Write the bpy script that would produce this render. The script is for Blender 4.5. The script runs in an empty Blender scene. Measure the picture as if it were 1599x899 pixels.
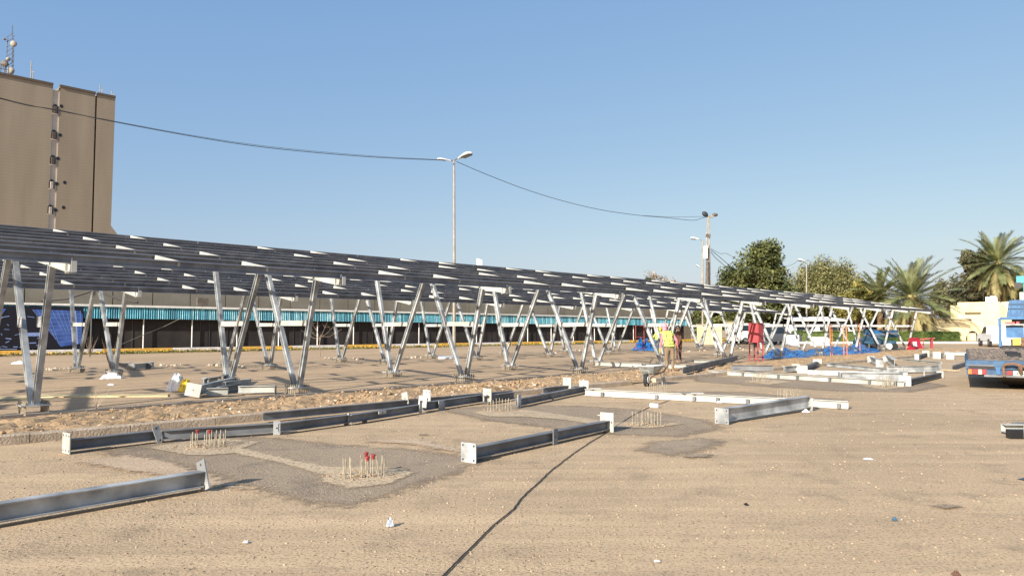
import bpy, math, random
import numpy as np
from mathutils import Vector, Matrix
R = math.radians
random.seed(7)
C = bpy.context.scene.collection
SC = bpy.context.scene

# ------------------------------------------------------------------ camera
CAMH, FPX, PITCH = 1.65, 1160.0, 0.053
cam_d = bpy.data.cameras.new('camera'); cam = bpy.data.objects.new('camera', cam_d); C.objects.link(cam)
cam_d.sensor_width = 36; cam_d.lens = FPX / 1599 * 36; cam_d.clip_start = 0.1; cam_d.clip_end = 3000
cam.location = (0, 0, CAMH); cam.rotation_euler = (R(90) + PITCH, 0, 0)
SC.camera = cam
# ------------------------------------------------------------------ light
SUN_AZ, SUN_EL = 55.0, 24.0          # shadows run towards 55 deg from +x
w = bpy.data.worlds.new('World'); SC.world = w; w.use_nodes = True
nt = w.node_tree; bg = nt.nodes['Background']; sky = nt.nodes.new('ShaderNodeTexSky')
sky.sky_type = 'NISHITA'; sky.sun_disc = False
sd = Vector((-math.cos(R(SUN_AZ)) * math.cos(R(SUN_EL)), -math.sin(R(SUN_AZ)) * math.cos(R(SUN_EL)), math.sin(R(SUN_EL))))
sky.sun_elevation = R(SUN_EL); sky.sun_rotation = math.atan2(sd.x, sd.y)
sky.air_density = 1.0; sky.dust_density = 1.6; sky.ozone_density = 2.4; sky.altitude = 30
ml = nt.nodes.new('ShaderNodeVectorMath'); ml.operation = 'MULTIPLY_ADD'      # dry desert air: milky, evened-out blue
ml.inputs[1].default_value = (.78, .56, .27); ml.inputs[2].default_value = (.47, 1.32, 3.2)
nt.links.new(sky.outputs[0], ml.inputs[0]); nt.links.new(ml.outputs[0], bg.inputs[0]); bg.inputs[1].default_value = 0.097
sun_d = bpy.data.lights.new('sun', 'SUN'); sun_d.energy = 5.0; sun_d.angle = R(0.5); sun_d.color = (1, .945, .865)
sun = bpy.data.objects.new('sun', sun_d); C.objects.link(sun); sun.location = (0, 0, 50)
sun.rotation_euler = (-sd).to_track_quat('-Z', 'Y').to_euler()
SC.view_settings.view_transform = 'Standard'; SC.view_settings.look = 'None'
SC.view_settings.exposure = 0.78; SC.view_settings.gamma = 1
SC.render.engine = 'CYCLES'

# ------------------------------------------------------------------ survey helpers (site plan measured from the photograph)
YAW = .7525
U = Vector((math.sin(YAW), math.cos(YAW), 0)); NP = Vector((-math.cos(YAW), math.sin(YAW), 0))
NN = NP - .0463 * U
Z3 = Vector((0, 0, 1))
def W(u, n, z=0.0): return NP * 16.5 + U * u + NN * (n - 16.5) + Z3 * z
def ray(px, py):
    X = (px - 799.5) / FPX; v = -(py - 449.5) / FPX; cp, sp = math.cos(PITCH), math.sin(PITCH)
    return Vector((X, cp - v * sp, sp + v * cp))
def gp(px, py, z=0.0):
    r = ray(px, py); t = (z - CAMH) / r.z; return Vector((r.x * t, r.y * t, z))
def at(px, py, Y):
    r = ray(px, py); t = Y / r.y; return Vector((r.x * t, Y, CAMH + r.z * t))

# ------------------------------------------------------------------ materials
def mat(name, col, rough=.6, metal=0., var=.12, scale=6., bump=0., bscale=None, col2=None, detail=4., dist=.02, spec=.5, emit=None, alpha=None, trans=0.):
    m = bpy.data.materials.new(name); m.use_nodes = True; t = m.node_tree; b = t.nodes['Principled BSDF']
    b.inputs['Roughness'].default_value = rough; b.inputs['Metallic'].default_value = metal
    b.inputs['Specular IOR Level'].default_value = spec
    if trans: b.inputs['Transmission Weight'].default_value = trans
    geo = t.nodes.new('ShaderNodeNewGeometry')
    n = t.nodes.new('ShaderNodeTexNoise'); n.inputs['Scale'].default_value = scale; n.inputs['Detail'].default_value = detail
    t.links.new(geo.outputs['Position'], n.inputs['Vector'])
    mr = t.nodes.new('ShaderNodeValToRGB')
    c2 = col2 or tuple(min(1, c * (1 + var)) for c in col); c1 = col if col2 else tuple(c * (1 - var) for c in col)
    mr.color_ramp.elements[0].position = .35; mr.color_ramp.elements[1].position = .65
    mr.color_ramp.elements[0].color = (*c1, 1); mr.color_ramp.elements[1].color = (*c2, 1)
    t.links.new(n.outputs['Fac'], mr.inputs['Fac']); t.links.new(mr.outputs[0], b.inputs['Base Color'])
    if bump:
        n2 = t.nodes.new('ShaderNodeTexNoise'); n2.inputs['Scale'].default_value = bscale or scale * 5; n2.inputs['Detail'].default_value = 3
        t.links.new(geo.outputs['Position'], n2.inputs['Vector'])
        bp = t.nodes.new('ShaderNodeBump'); bp.inputs['Strength'].default_value = bump; bp.inputs['Distance'].default_value = dist
        t.links.new(n2.outputs['Fac'], bp.inputs['Height']); t.links.new(bp.outputs[0], b.inputs['Normal'])
    return m

def ground_mat(name, dust, dark, grit, amount, gscale=38., bump=.7, streak=True):
    """dusty asphalt: sand drifted over dark grit, rubbed along the traffic direction"""
    m = bpy.data.materials.new(name); m.use_nodes = True; t = m.node_tree; b = t.nodes['Principled BSDF']; L = t.links
    b.inputs['Roughness'].default_value = .9; b.inputs['Specular IOR Level'].default_value = .25
    geo = t.nodes.new('ShaderNodeNewGeometry')
    def noise(s, d=4., vec=None, r=.55):
        n = t.nodes.new('ShaderNodeTexNoise'); n.inputs['Scale'].default_value = s; n.inputs['Detail'].default_value = d; n.inputs['Roughness'].default_value = r
        L.new(vec or geo.outputs['Position'], n.inputs['Vector']); return n.outputs['Fac']
    def ramp(f, a, bb, va=0., vb=1.):
        n = t.nodes.new('ShaderNodeMapRange'); n.inputs[1].default_value = a; n.inputs[2].default_value = bb
        n.inputs[3].default_value = va; n.inputs[4].default_value = vb; n.interpolation_type = 'SMOOTHSTEP'; L.new(f, n.inputs[0]); return n.outputs[0]
    def mix(f, a, bb, mode='MIX'):
        n = t.nodes.new('ShaderNodeMix'); n.data_type = 'RGBA'; n.blend_type = mode
        if isinstance(f, float): n.inputs[0].default_value = f
        else: L.new(f, n.inputs[0])
        for k, v in ((6, a), (7, bb)):
            if isinstance(v, tuple): n.inputs[k].default_value = (*v, 1)
            else: L.new(v, n.inputs[k])
        return n.outputs[2]
    mp = t.nodes.new('ShaderNodeMapping'); mp.inputs['Rotation'].default_value = (0, 0, R(-49)); mp.inputs['Scale'].default_value = (.16, 2.4, 1)
    L.new(geo.outputs['Position'], mp.inputs['Vector'])
    big = noise(.22, 5.)
    base = mix(ramp(big, .36, .64), dust, tuple(c * .86 for c in dust))
    if streak:
        st = noise(1., 5., mp.outputs[0], .6)
        base = mix(ramp(st, .42, .68, 0, .7), base, tuple(min(1, c * 1.2) for c in dust))
        st2 = noise(1.9, 3., mp.outputs[0], .5)
        base = mix(ramp(st2, .56, .74, 0, .45), base, tuple(c * .72 for c in dust))
    med = noise(1.7, 6., None, .62)
    base = mix(ramp(med, .5, .72, 0, amount), base, dark)
    fine = noise(gscale, 3., None, .7)
    base = mix(ramp(fine, .52, .62, 0, .72), base, grit)
    pit = noise(gscale * .33, 4., None, .75); base = mix(ramp(pit, .6, .7, 0, .55), base, grit)
    spk = t.nodes.new('ShaderNodeTexVoronoi'); spk.inputs['Scale'].default_value = gscale * 1.15; L.new(geo.outputs['Position'], spk.inputs['Vector'])
    base = mix(ramp(spk.outputs['Distance'], .10, .2, .55, 0), base, tuple(min(1, c * 1.45) for c in dust))
    L.new(base, b.inputs['Base Color'])
    f2 = noise(gscale * .8, 4., None, .7)
    ad = t.nodes.new('ShaderNodeMath'); ad.operation = 'ADD'; L.new(f2, ad.inputs[0])
    m2 = t.nodes.new('ShaderNodeMath'); m2.operation = 'MULTIPLY'; m2.inputs[1].default_value = 1.6; L.new(med, m2.inputs[0]); L.new(m2.outputs[0], ad.inputs[1])
    bp = t.nodes.new('ShaderNodeBump'); L.new(ramp(noise(.35, 4.), .35, .65, bump * .3, bump), bp.inputs['Strength']); bp.inputs['Distance'].default_value = .03
    L.new(ad.outputs[0], bp.inputs['Height']); L.new(bp.outputs[0], b.inputs['Normal'])
    return m

M_ = {}
M_['ground'] = ground_mat('dusty_asphalt', (.495, .360, .218), (.30, .222, .142), (.15, .105, .065), .7, 40., .6)
M_['lot'] = ground_mat('parking_asphalt', (.49, .345, .205), (.31, .225, .145), (.2, .155, .11), .6, 30., .4, False)
M_['fresh'] = ground_mat('bare_asphalt', (.36, .275, .185), (.20, .16, .12), (.12, .092, .065), .7, 40., 1., False)
M_['sand'] = ground_mat('spilt_sand', (.56, .42, .28), (.38, .28, .19), (.3, .2, .13), .5, 45., .7, False)
M_['concrete'] = ground_mat('rough_concrete', (.53, .41, .265), (.34, .26, .18), (.2, .14, .09), .6, 26., .9, False)
M_['dirt'] = ground_mat('dug_earth', (.43, .295, .165), (.26, .17, .09), (.15, .095, .052), .9, 20., 1., False)
M_['clod'] = mat('earth_clod', (.25, .155, .08), .95, var=.35, scale=9, bump=.8, bscale=40, col2=(.44, .31, .18))
M_['stone'] = mat('pale_stone', (.42, .33, .23), .9, scale=14, col2=(.66, .58, .46), bump=.5)
M_['pebble'] = mat('pebbles', (.11, .08, .055), .9, scale=3, col2=(.5, .38, .26))
M_['kerb'] = mat('kerb_concrete', (.34, .27, .19), .9, scale=3, col2=(.47, .38, .28), bump=.7, bscale=30)
M_['kerb_yellow'] = mat('kerb_yellow', (.62, .34, .05), .8, scale=5, col2=(.74, .45, .1), bump=.3)
M_['kerb_white'] = mat('kerb_white', (.6, .56, .5), .8, scale=5, col2=(.76, .72, .66), bump=.3)
def galv(name, col, metal, rough, col2):
    m = mat(name, col, rough, metal, scale=2.6, col2=col2, bump=.05, bscale=60, detail=7.)
    t = m.node_tree; b = t.nodes['Principled BSDF']
    v = t.nodes.new('ShaderNodeTexVoronoi'); v.inputs['Scale'].default_value = 34
    g = [n for n in t.nodes if n.type == 'NEW_GEOMETRY'][0]; t.links.new(g.outputs['Position'], v.inputs['Vector'])
    r = t.nodes.new('ShaderNodeMapRange'); r.inputs[3].default_value = rough - .1; r.inputs[4].default_value = rough + .14
    t.links.new(v.outputs['Color'], r.inputs[0]); t.links.new(r.outputs[0], b.inputs['Roughness']); return m
M_['galv'] = galv('galvanised_steel', (.20, .21, .21), .15, .45, (.52, .535, .52))
M_['galv_bright'] = galv('bright_galvanised', (.34, .34, .30), .05, .5, (.48, .48, .435))
M_['galv_dark'] = galv('dark_galvanised', (.10, .105, .11), .05, .55, (.19, .195, .2))  # same steel, darkened so beam sides read as unlit
M_['purlin'] = galv('purlin_steel', (.125, .14, .17), .1, .5, (.22, .24, .275))
M_['purlin_pale'] = galv('purlin_steel_pale', (.13, .142, .165), .1, .48, (.235, .25, .28))
M_['purlin_dark'] = galv('purlin_steel_dark', (.10, .113, .14), .1, .5, (.18, .2, .232))
M_['hole'] = mat('bolt_hole', (.03, .03, .03), .9)
M_['bolt'] = mat('bolt_steel', (.22, .185, .13), .6, .2, scale=20, col2=(.42, .365, .27))
M_['red_cap'] = mat('red_cap', (.27, .025, .025), .6, var=.3, scale=30)
M_['cable'] = mat('black_cable', (.05, .042, .035), .7)
M_['wire'] = mat('wire', (.03, .035, .04), .7)
M_['teal'] = mat('teal_sheet', (.05, .28, .38), .45, scale=3.5, col2=(.13, .44, .52), detail=6)
M_['teal_lit'] = mat('teal_sheet_lit', (.16, .42, .48), .5, scale=3, col2=(.38, .62, .65))
M_['teal_dark'] = mat('teal_sheet_dark', (.03, .17, .24), .6, scale=1.5, col2=(.05, .22, .28))
M_['white_trim'] = mat('white_trim', (.68, .66, .60), .6, scale=3, col2=(.82, .8, .74))
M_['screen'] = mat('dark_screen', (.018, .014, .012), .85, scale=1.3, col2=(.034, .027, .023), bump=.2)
M_['wall_tan'] = mat('tan_precast', (.185, .15, .105), .9, scale=.7, col2=(.24, .2, .145), bump=.3, bscale=12)
M_['tower'] = mat('tower_render', (.285, .23, .16), .9, scale=.5, col2=(.34, .275, .195), bump=.25, bscale=6)
def weather(key, sc, courses):
    t = M_[key].node_tree; g = [n for n in t.nodes if n.type == 'NEW_GEOMETRY'][0]; n = [n for n in t.nodes if n.type == 'TEX_NOISE'][0]; b = t.nodes['Principled BSDF']
    mp = t.nodes.new('ShaderNodeMapping'); mp.inputs['Scale'].default_value = sc; t.links.new(g.outputs['Position'], mp.inputs['Vector']); t.links.new(mp.outputs[0], n.inputs['Vector'])
    w_ = t.nodes.new('ShaderNodeTexWave'); w_.bands_direction = 'Z'; w_.inputs['Scale'].default_value = courses; w_.inputs['Distortion'].default_value = .4; t.links.new(g.outputs['Position'], w_.inputs['Vector'])
    mx = t.nodes.new('ShaderNodeMix'); mx.data_type = 'RGBA'; mx.blend_type = 'MULTIPLY'; mx.inputs[0].default_value = .06; r_ = [n for n in t.nodes if n.type == 'VALTORGB'][0]
    t.links.new(r_.outputs[0], mx.inputs[6]); t.links.new(w_.outputs['Color'], mx.inputs[7]); t.links.new(mx.outputs[2], b.inputs['Base Color'])
weather('tower', (1, 1, .14), .8)
M_['tower_pale'] = mat('tower_shaft', (.46, .40, .33), .9, scale=.5, col2=(.56, .5, .42), bump=.2, bscale=6)
M_['cap'] = mat('roof_cap', (.11, .085, .06), .9)
M_['black'] = mat('window_dark', (.012, .012, .014), .35)
M_['pole'] = mat('weathered_pole', (.27, .235, .19), .7, .2, scale=2, col2=(.36, .32, .26))
M_['pole_dark'] = mat('dark_pole', (.09, .075, .06), .7, scale=3, col2=(.15, .125, .1))
M_['lamp_white'] = mat('lamp_housing', (.75, .75, .72), .45)
M_['lamp_dark'] = mat('lamp_lens', (.03, .035, .035), .3)
M_['bark'] = mat('bark', (.16, .12, .085), .95, scale=4, col2=(.27, .21, .15), bump=.8)
M_['bark_palm'] = mat('palm_bark', (.2, .13, .075), .95, scale=5, col2=(.4, .27, .16), bump=1., bscale=14)
def leafmat(name, c1, c2):
    m = mat(name, c1, .6, scale=.55, col2=c2, detail=7., spec=.3)
    b = m.node_tree.nodes['Principled BSDF']
    return m
M_['leaf_dark'] = leafmat('leaf_dark_green', (.045, .06, .02), (.19, .20, .07))
M_['leaf_olive'] = leafmat('leaf_olive', (.11, .115, .04), (.27, .25, .105))
M_['leaf_yellow'] = leafmat('leaf_yellow_green', (.14, .135, .035), (.34, .30, .09))
M_['leaf_grey'] = leafmat('leaf_grey_green', (.06, .062, .032), (.2, .185, .10))
M_['leaf_dry'] = leafmat('leaf_dry', (.25, .19, .12), (.42, .34, .24))
M_['hedge'] = leafmat('hedge_leaf', (.03, .055, .012), (.10, .135, .03))
M_['frond'] = leafmat('palm_frond', (.06, .08, .028), (.25, .26, .11))
M_['frond_old'] = leafmat('old_palm_frond', (.13, .12, .045), (.36, .30, .13))
M_['petal'] = mat('yellow_flower', (.75, .36, .02), .7, scale=3, col2=(.85, .6, .06))
M_['grass'] = leafmat('low_planting', (.05, .07, .015), (.2, .19, .06))
M_['cream'] = mat('cream_plaster', (.60, .50, .275), .85, scale=.6, col2=(.68, .585, .35), bump=.15)
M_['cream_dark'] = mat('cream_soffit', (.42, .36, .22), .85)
M_['white'] = mat('white_paint', (.74, .74, .72), .4, scale=2, col2=(.84, .84, .82))
M_['grey_car'] = mat('grey_car_paint', (.13, .135, .14), .25, .5)
M_['glass'] = mat('dark_glass', (.015, .02, .022), .08, spec=.8)
M_['tyre'] = mat('tyre_rubber', (.02, .02, .02), .85)
M_['blue'] = mat('blue_paint', (.012, .085, .22), .5, scale=4, col2=(.03, .14, .30))
M_['blue_dark'] = mat('blue_paint_worn', (.015, .055, .12), .55, scale=5, col2=(.035, .10, .19))
M_['cyan'] = mat('cyan_paint', (.02, .22, .30), .45, scale=3, col2=(.04, .33, .42))
M_['steel_blue'] = mat('blue_grey_machine', (.015, .04, .07), .55, scale=3, col2=(.04, .11, .17))
M_['tarp'] = mat('blue_tarpaulin', (.008, .10, .33), .4, scale=2, col2=(.02, .24, .56), bump=.3)
M_['orange'] = mat('orange_scaffold', (.62, .16, .035), .5, scale=5, col2=(.75, .26, .08))
M_['red'] = mat('red_paint', (.33, .045, .05), .5, scale=2, col2=(.42, .065, .07))
M_['red_bright'] = mat('bright_red_board', (.5, .012, .03), .45)
M_['rust'] = mat('rusty_metal', (.10, .05, .03), .85, scale=7, col2=(.22, .13, .075), bump=.5)
M_['wood'] = mat('pale_timber', (.5, .38, .18), .8, scale=4, col2=(.66, .54, .3), bump=.4)
M_['tarp_brown'] = mat('brown_grille_bed', (.085, .07, .057), .9, scale=6, col2=(.17, .14, .115), bump=.6)
M_['skin'] = mat('skin', (.23, .12, .07), .6)
M_['pink'] = mat('pink_cloth', (.66, .17, .2), .85, scale=8, col2=(.78, .26, .29), bump=.4, bscale=30)
M_['pink_pale'] = mat('pink_scarf', (.72, .2, .26), .85, scale=8, col2=(.82, .32, .38), bump=.5, bscale=30)
M_['hivis'] = mat('yellow_vest', (.62, .72, .07), .7, scale=6, col2=(.74, .82, .16), bump=.3)
M_['hivis_band'] = mat('vest_band', (.09, .13, .06), .6)
M_['trouser'] = mat('brown_trousers', (.17, .12, .07), .9, scale=7, col2=(.25, .18, .11), bump=.5, bscale=25)
M_['boot'] = mat('dusty_boots', (.2, .13, .085), .9, scale=9, col2=(.32, .22, .14))
M_['glove'] = mat('yellow_glove', (.72, .47, .06), .8)
M_['brown_cloth'] = mat('dark_brown_clothes', (.07, .03, .02), .9, scale=6, col2=(.13, .06, .035))
M_['tray'] = mat('barrow_tray', (.30, .33, .32), .5, .3, scale=6, col2=(.48, .5, .48))
M_['plastic'] = mat('white_plastic_bag', (.72, .72, .70), .5, scale=8, col2=(.85, .85, .84), bump=.6, bscale=20)
M_['ochre'] = mat('ochre_tank', (.38, .26, .04), .6, scale=8, col2=(.5, .36, .08))
M_['yellow_bag'] = mat('yellow_sack', (.62, .42, .03), .6, scale=8, col2=(.85, .64, .06), bump=.6, bscale=20)
M_['bottle'] = mat('crushed_bottle', (.42, .5, .6), .2, scale=15, col2=(.6, .66, .74), trans=.4)
M_['amber'] = mat('amber_lens', (.5, .15, .02), .4)
M_['lens_red'] = mat('red_lens', (.22, .02, .02), .4)
M_['plate_pale'] = mat('number_plate', (.48, .44, .33), .6, scale=9, col2=(.56, .52, .4))
M_['banner_blue'] = mat('banner_blue', (.03, .075, .26), .35, scale=2, col2=(.06, .13, .4))
M_['banner_black'] = mat('banner_black', (.008, .008, .014), .35)
M_['banner_line'] = mat('banner_line', (.22, .3, .55), .4)

# ------------------------------------------------------------------ mesh builder (world coordinates)
class MB:
    def __init__(s): s.v = []; s.f = []; s.m = []
    def add(s, vs, fs, m=0):
        o = len(s.v); s.v += [tuple(v) for v in vs]; s.f += [tuple(i + o for i in f) for f in fs]; s.m += [m] * len(fs); return s
    def hexa(s, p, m=0): return s.add(p, [(0, 3, 2, 1), (4, 5, 6, 7), (0, 1, 5, 4), (1, 2, 6, 5), (2, 3, 7, 6), (3, 0, 4, 7)], m)
    def box(s, c, size, rot=0., m=0, mtx=None):
        x, y, z = (a / 2 for a in size); c = Vector(c); q = mtx or Matrix.Rotation(rot, 3, 'Z')
        return s.hexa([c + q @ Vector(p) for p in ((-x, -y, -z), (x, -y, -z), (x, y, -z), (-x, y, -z), (-x, -y, z), (x, -y, z), (x, y, z), (-x, y, z))], m)
    def cbox(s, c, size, rot=0., m=0, ch=.15):
        """box with chamfered vertical edges and top"""
        x, y, z = (a / 2 for a in size); k = min(x, y) * ch; q = Matrix.Rotation(rot, 3, 'Z'); c = Vector(c)
        def ring(z_, i): a, b = x - i, y - i; return [(-a + k, -b, z_), (a - k, -b, z_), (a, -b + k, z_), (a, b - k, z_), (a - k, b, z_), (-a + k, b, z_), (-a, b - k, z_), (-a, -b + k, z_)]
        rs = [ring(-z, 0), ring(z - k, 0), ring(z, k)]; vs = [c + q @ Vector(p) for r in rs for p in r]
        fs = [tuple(range(7, -1, -1)), tuple(range(16, 24))]
        for a in (0, 8):
            for i in range(8): j = (i + 1) % 8; fs.append((a + i, a + j, a + 8 + j, a + 8 + i))
        return s.add(vs, fs, m)
    def bar(s, p0, p1, w_, h_, up=Z3, m=0):
        p0, p1 = Vector(p0), Vector(p1); d = (p1 - p0).normalized(); a = d.cross(Vector(up))
        if a.length < 1e-4: a = d.cross(Vector((1, 0, 0)))
        a.normalize(); b = a.cross(d); a = a * w_ / 2; b = b * h_ / 2
        return s.hexa([p0 - a - b, p0 + a - b, p1 + a - b, p1 - a - b, p0 - a + b, p0 + a + b, p1 + a + b, p1 - a + b], m)
    def prof(s, p0, p1, poly, up=Z3, m=0):
        """extrude polygon (x=side, y=up) from p0 to p1"""
        p0, p1 = Vector(p0), Vector(p1); d = (p1 - p0).normalized(); a = d.cross(Vector(up))
        if a.length < 1e-4: a = d.cross(Vector((1, 0, 0)))
        a.normalize(); b = a.cross(d); n = len(poly)
        vs = [p + a * x + b * y for p in (p0, p1) for x, y in poly]
        fs = [tuple(range(n)), tuple(range(2 * n - 1, n - 1, -1))] + [(i, i + n, (i + 1) % n + n, (i + 1) % n) for i in range(n)]
        return s.add(vs, fs, m)
    def ibeam(s, p0, p1, h, w_, t=.012, up=Z3, m=0):
        a, b, k = w_ / 2, h / 2, t / 2
        return s.prof(p0, p1, [(-a, -b), (a, -b), (a, -b + t), (k, -b + t), (k, b - t), (a, b - t), (a, b), (-a, b), (-a, b - t), (-k, b - t), (-k, -b + t), (-a, -b + t)], up, m)
    def cchan(s, p0, p1, h, w_, t=.006, up=Z3, m=0, lip=.018):
        b = h / 2
        return s.prof(p0, p1, [(0, -b), (w_, -b), (w_, -b + lip), (w_ - t, -b + lip), (w_ - t, -b + t), (t, -b + t), (t, b - t), (w_ - t, b - t), (w_ - t, b - lip), (w_, b - lip), (w_, b), (0, b)], up, m)
    def path(s, pts, r, n=6, m=0, cap=True):
        pts = [Vector(p) for p in pts]; rr = r if isinstance(r, (list, tuple)) else [r] * len(pts); o = len(s.v); vs = []; ref = None
        for i, p in enumerate(pts):
            d = (pts[min(i + 1, len(pts) - 1)] - pts[max(i - 1, 0)]).normalized()
            a = d.cross(ref if ref is not None and abs(d.dot(ref)) < .99 else (Z3 if abs(d.z) < .95 else Vector((1, 0, 0)))).normalized(); b = a.cross(d); ref = b
            ref = b
            vs += [p + (a * math.cos(2 * math.pi * k / n) + b * math.sin(2 * math.pi * k / n)) * rr[i] for k in range(n)]
            ref = -b if False else b
        fs = []
        for i in range(len(pts) - 1):
            for k in range(n):
                j = (k + 1) % n; fs.append((i * n + k, i * n + j, (i + 1) * n + j, (i + 1) * n + k))
        if cap: fs += [tuple(range(n - 1, -1, -1)), tuple((len(pts) - 1) * n + k for k in range(n))]
        return s.add(vs, fs, m)
    def tube(s, p0, p1, r0, r1=None, n=8, m=0): return s.path([p0, p1], [r0, r0 if r1 is None else r1], n, m)
    def ell(s, c, r, n=10, k=6, m=0, mtx=None, noise=0.):
        c = Vector(c); vs = [Vector((0, 0, -r[2]))]
        for i in range(1, k):
            t_ = math.pi * i / k - math.pi / 2
            for j in range(n):
                a = 2 * math.pi * j / n; q = 1 + random.uniform(-noise, noise)
                vs.append(Vector((r[0] * math.cos(t_) * math.cos(a), r[1] * math.cos(t_) * math.sin(a), r[2] * math.sin(t_))) * q)
        vs.append(Vector((0, 0, r[2]))); vs = [c + (mtx @ v if mtx else v) for v in vs]; e = len(vs) - 1
        fs = [(0, 1 + (j + 1) % n, 1 + j) for j in range(n)] + [(e, 1 + (k - 2) * n + j, 1 + (k - 2) * n + (j + 1) % n) for j in range(n)]
        for i in range(k - 2):
            for j in range(n): a, b = 1 + i * n + j, 1 + i * n + (j + 1) % n; fs.append((a, b, b + n, a + n))
        return s.add(vs, fs, m)
    def prism(s, poly, axis, m=0):
        """extrude a planar world polygon by vector axis"""
        n = len(poly); ax = Vector(axis); vs = [Vector(p) for p in poly] + [Vector(p) + ax for p in poly]
        return s.add(vs, [tuple(range(n - 1, -1, -1)), tuple(range(n, 2 * n))] + [(i, (i + 1) % n, (i + 1) % n + n, i + n) for i in range(n)], m)
    def build(s, name, mats, parent=None, origin=None, smooth=False):
        if not isinstance(mats, (list, tuple)): mats = [mats]
        if parent is not None: org = Vector(parent.get('_org', (0, 0, 0)))
        elif origin is not None: org = Vector(origin)
        else:
            a = np.array(s.v); org = Vector(((a[:, 0].min() + a[:, 0].max()) / 2, (a[:, 1].min() + a[:, 1].max()) / 2, a[:, 2].min()))
        me = bpy.data.meshes.new(name); me.from_pydata([(x - org.x, y - org.y, z - org.z) for x, y, z in s.v], [], s.f)
        for k in mats: me.materials.append(M_[k])
        if len(mats) > 1: me.polygons.foreach_set('material_index', s.m)
        if smooth: me.polygons.foreach_set('use_smooth', [True] * len(me.polygons))
        me.update(); o = bpy.data.objects.new(name, me); C.objects.link(o); o['_org'] = tuple(org)
        if parent is not None: o.parent = parent
        else: o.location = org
        return o
def tag(o, label=None, cat=None, group=None, kind=None):
    for k, v in (('label', label), ('category', cat), ('group', group), ('kind', kind)):
        if v: o[k] = v
    return o
def thing(name, loc, label, cat, group=None):
    o = bpy.data.objects.new(name, None); C.objects.link(o); o.location = loc; o['_org'] = tuple(loc); o.empty_display_size = .3
    return tag(o, label, cat, group)
def cp(o, parent, off=(0, 0, 0)):
    c = o.copy(); C.objects.link(c); c.parent = parent; c.location = Vector(o.location) + Vector(off); return c

def face_out(mb): pass

def sheet(name, poly, z, m, jit=.0, step=.25, origin=None):
    """flat irregular patch lying on the ground"""
    pts = []
    for i, p in enumerate(poly):
        q = poly[(i + 1) % len(poly)]; a, b = Vector(p), Vector(q); n = max(1, int((b - a).length / step)) if jit else 1
        for k in range(n):
            v = a.lerp(b, k / n); pts.append((v.x + random.uniform(-jit, jit), v.y + random.uniform(-jit, jit), z))
    mb = MB(); mb.add(pts, [tuple(range(len(pts)))])
    o = mb.build(name, m); return o
def pg(*pts): return [gp(*p) for p in pts]

# ================================================================== SETTING
o = MB().add([(-1500, -60, 0), (1500, -60, 0), (1500, 2600, 0), (-1500, 2600, 0)], [(0, 1, 2, 3)]).build('ground', 'ground', origin=(0, 0, 0)); tag(o, kind='structure')
o = MB().add([W(-22, 15.75, .004), W(66, 15.75, .004), W(70, 43, .004), W(-22, 52, .004)], [(0, 1, 2, 3)]).build('parking_lot', 'lot'); tag(o, kind='structure')

def kerb(name, pts, w_, h, seglen, mats, gap=.012):
    root = thing(name, pts[0], None, None); root['kind'] = 'structure'; k = 0; dist = 0
    for a, b in zip(pts[:-1], pts[1:]):
        a, b = Vector(a), Vector(b); L = (b - a).length; n = max(1, round(L / seglen)); d = (b - a) / n; e = (b - a).normalized()
        for i in range(n):
            p = a + d * i + e * gap / 2; q = a + d * (i + 1) - e * gap / 2
            j = Vector((0, 0, random.uniform(-.006, .004)))
            c = w_ / 2; ch = .02
            MB().prof(p + j + Z3 * h / 2, q + j + Z3 * h / 2, [(-c, -h / 2), (c, -h / 2), (c, h / 2 - ch), (c - ch, h / 2), (-c + ch, h / 2), (-c, h / 2 - ch)]).build('kerb_stone', mats[k % len(mats)], root); k += 1
    return root
kerb('kerb', [W(-16, 12.75), W(17.8, 12.75 - .55)], .16, .14, 1.35, ['kerb'])
kerb('kerb', [W(19.2, 12.3), W(62, 11.6)], .16, .13, 2.2, ['kerb'])
kerb('kerb', [W(-18, 15.7), W(19, 15.7)], .16, .09, 2.6, ['kerb'])
SB0, SB1 = gp(0, 554), gp(987, 534.4)           # foot line of the long shed
sdir = (SB1 - SB0).normalized(); snor = Vector((-sdir.y, sdir.x, 0))
kerb('painted_kerb', [SB0 - sdir * 16 - snor * .6, SB1 + sdir * 20 - snor * .6], .35, .27, 4.2, ['kerb_white', 'kerb_yellow'])

# dug earth strip between the kerbs
def noise2(x, y):
    return (math.sin(x * 1.7 + y * .6) * math.sin(y * 2.3 - x * .4) + .6 * math.sin(x * 4.1 + 1.3) * math.sin(y * 3.7 + .5) + .4 * math.sin(x * 9.3 + y * 5.1))
mb = MB(); nu, nn_ = 560, 26; vs = []
for i in range(nu):
    u = -16 + 78 * i / (nu - 1)
    for j in range(nn_):
        t_ = j / (nn_ - 1); n = (12.72 - .012 * (u + 16) + .05) * (1 - t_) + 15.62 * t_
        edge = min(1, 8 * t_ * (1 - t_))
        h = .03 + edge * (.045 + .032 * noise2(u * 1.1, n * 1.6) + random.uniform(-.02, .026) + .11 * math.exp(-((n - 13.4) / .5) ** 2) * (math.exp(-((u - 9.8) / .8) ** 2) + math.exp(-((u - 13.6) / 1.6) ** 2)))
        vs.append(W(u + random.uniform(-.03, .03), n, max(.01, h)))
mb.add(vs, [(i * nn_ + j, (i + 1) * nn_ + j, (i + 1) * nn_ + j + 1, i * nn_ + j + 1) for i in range(nu - 1) for j in range(nn_ - 1)])
tag(mb.build('dirt_strip', 'dirt'), kind='structure')
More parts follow.
